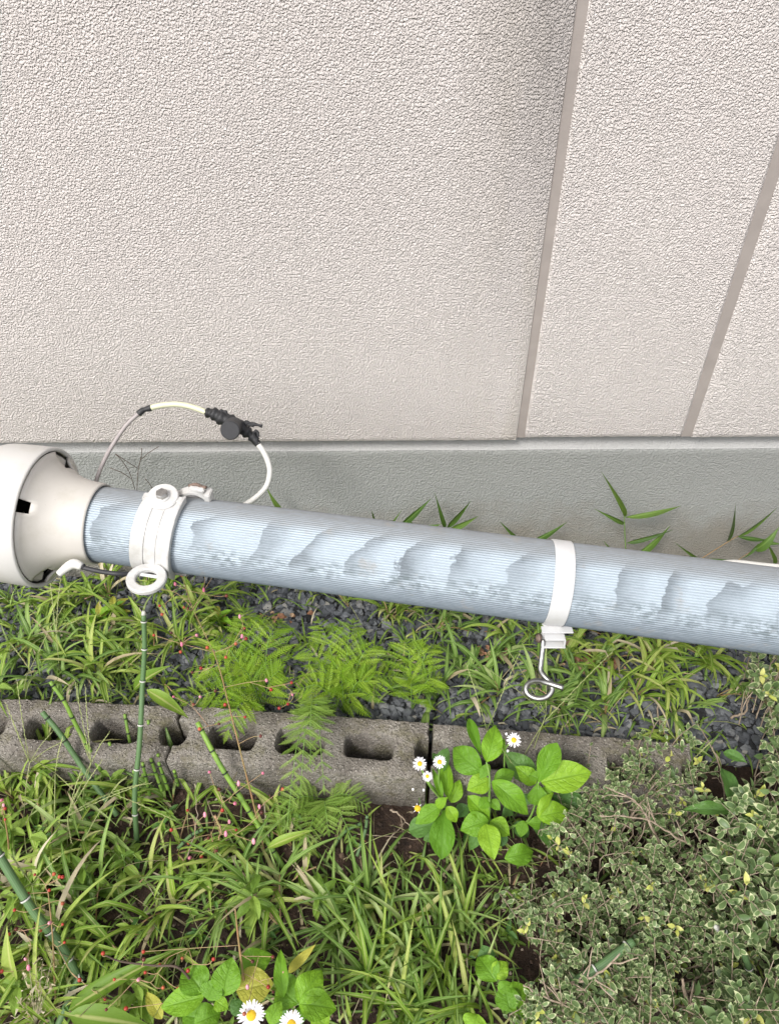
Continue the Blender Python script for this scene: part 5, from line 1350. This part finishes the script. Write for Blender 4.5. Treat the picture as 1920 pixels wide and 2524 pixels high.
S0 = 0
S1 = [(1400, 1900), (1470, 1870), (1560, 1830), (1620, 1770), (1700, 1800), (1760, 1960), (1800, 2100), (1800, 2340), (1960, 2560), (1230, 2560), (1380, 2360), (1250, 2230), (1400, 2120), (1360, 2080), (1340, 1980)]
shrub('low shrub of tiny cream edged leaves spreading right of the broadleaf plant', S1, 700, .0125, (.02, .13), (1500, 2200), 4)
S2 = [(1850, 1600), (1960, 1520), (2150, 1540), (2260, 1800), (2300, 2600), (1740, 2600), (1730, 2400), (1790, 2250), (1740, 2120), (1800, 1980), (1900, 1860), (1870, 1740)]
shrub('taller shrub with larger cream edged leaves along the right edge', S2, 600, .0180, (.04, .20), (1900, 2200), 9, .2)
S3 = [(1640, 1990), (1700, 1960), (1830, 2080), (1850, 2200), (1700, 2160), (1620, 2100)]
# a few plain larger leaves in the shrub
pl = plant('dark plain leaves of a seedling inside the right shrub', 'plant', 'dark_seedling', (1790, 2010), [], [(1800, 2000, 1680, 1990, 34, .12, .12, 'd'), (1815, 2005, 1780, 1870, 40, .12, .14, 'd'), (1820, 2000, 1880, 1960, 40, .13, .14, 'd'), (1800, 2010, 1750, 1960, 30, .1, .1, 'd'), (1840, 1880, 1780, 1850, 26, .14, .14, 'd'), (1900, 2010, 1810, 2000, 40, .13, .12, 'd')], lambda x, y: (x, y), 1, 0, MM)

# ------------------------------------------------------------------ undergrowth nobody could count
def merge_blades(name, n, reg, ln, wd, mats, label, seed, zf):
    rs = random.Random(seed); srcs = [np.array(b[1][0]) for b in BL_G]; fcs = np.array(BL_G[0][1][1]); uvs = np.array(BL_G[0][1][2])
    V = []; Fx = []; T_ = []; U = []; MI = []; c = 0
    while len(V) < n:
        p = reg(rs)
        if p is None: continue
        az = rs.uniform(0, 6.28); M = blade_M(Vector((p[0], p[1], zf(*p))), az, rs.uniform(-.5, .2), ln*rs.uniform(.4, 1.3), wd*rs.uniform(.6, 1.3))
        A_ = np.array(M); s = rs.choice(srcs); V.append(s@A_[:3, :3].T+A_[:3, 3]); Fx.append(fcs+c); c += len(s)
        T_.append(np.full(len(s), rs.random())); U.append(uvs); MI.append(np.full(len(fcs), rs.choices(range(len(mats)), [6, 3, 1][:len(mats)])[0]))
    me = mesh(name, np.vstack(V).tolist(), np.vstack(Fx).tolist(), mats, np.concatenate(MI).tolist(), np.vstack(U), np.concatenate(T_))
    tag(link(name, me), label, None, None, 'stuff')
def r_gr(rs):
    x = rs.uniform(-1.2, 1.2); y = rs.uniform(block_back_y(x)+.01, 1.03)
    q = proj(Vector((x, y, .02))); dn_ = noise.noise(Vector((x*9, y*9, 5)))
    keep = .75 if q[0] < 620 else .38
    if dn_ < (.0 if q[0] < 620 else .10) and rs.random() > keep*.35: return None
    return (x, y)
merge_blades('thin_grass', 2600, r_gr, .055, .0045, ['grass_cool', 'grass', 'straw'], 'thin loose grass and straw over the gravel', 2, lambda x, y: .016)
def r_so(rs):
    x = rs.uniform(-1.25, 1.35); y = rs.uniform(-.2, .75)
    if y > block_front_y(x)-.006: return None
    q = proj(Vector((x, y, 0)))
    if 820 < q[0] < 1040 and q[1] < 2130 and rs.random() < .9: return None
    if 640 < q[0] < 900 and q[1] < 2150 and rs.random() < .5: return None
    if q[0] > 1300 and x < .6 and rs.random() < .75: return None
    return (x, y)
merge_blades('undergrowth', 7000, r_so, .062, .0042, ['grass_cool', 'grass', 'straw'], 'dense mixed undergrowth in front of the blocks', 3, gz)
def r_lit(rs):
    x = rs.uniform(-.9, .9); y = rs.uniform(.0, .75)
    return None if y > block_front_y(x)-.004 else (x, y)
merge_blades('leaf_litter', 1400, r_lit, .035, .0022, ['straw', 'dry'], 'straw and litter on the soil', 8, lambda x, y: gz(x, y)-.006)
def small_leaves(name, n, reg, ln, label, seed, mats):
    rs = random.Random(seed); v0 = np.array(BRO[0][0]); f0 = np.array(BRO[0][1]); u0 = np.array(BRO[0][2]); V = []; Fx = []; T_ = []; U = []; MI = []; c = 0
    while len(V) < n:
        p = reg(rs)
        if p is None: continue
        h = rs.uniform(.01, .05); stem = Vector((p[0], p[1], gz(*p)))
        for k_ in range(6):
            az = k_*2.4+rs.uniform(-.5, .5); l = ln*rs.uniform(.5, 1.2)
            M = basis(stem+Vector((0, 0, h*(k_+1)/6)), Vector((math.cos(az), math.sin(az), rs.uniform(-.1, .6))), Vector((0, 0, 1)), l*rs.uniform(.3, .45), l, l)
            A_ = np.array(M); V.append(v0@A_[:3, :3].T+A_[:3, 3]); Fx.append(f0+c); c += len(v0); T_.append(np.full(len(v0), rs.random())); U.append(u0); MI.append(np.full(len(f0), rs.randrange(len(mats))))
    me = mesh(name, np.vstack(V).tolist(), np.vstack(Fx).tolist(), mats, np.concatenate(MI).tolist(), np.vstack(U), np.concatenate(T_))
    tag(link(name, me), label, None, None, 'stuff')
def r_st(rs):
    x = rs.uniform(-1.0, .75); y = rs.uniform(-.1, 1.0)
    if block_front_y(x)-.004 < y < block_back_y(x)+.004: return None
    if proj(Vector((x, y, 0)))[0] > 700 and rs.random() < .6: return None
    return (x, y)
merge_blades('dry_stalks', 800, r_st, .13, .0011, ['seed', 'straw', 'seed'], 'thin pale dry grass stalks among the green', 12, lambda x, y: max(gz(x, y), .0))
small_leaves('ground_cover', 2900, r_so, .019, 'low ground cover of small soft leaves', 6, ['weed', 'broad_dark', 'weed'])
print('objects', len(bpy.data.objects), 'tris', sum(len(o.data.polygons)*2 for o in bpy.data.objects if o.type == 'MESH'))
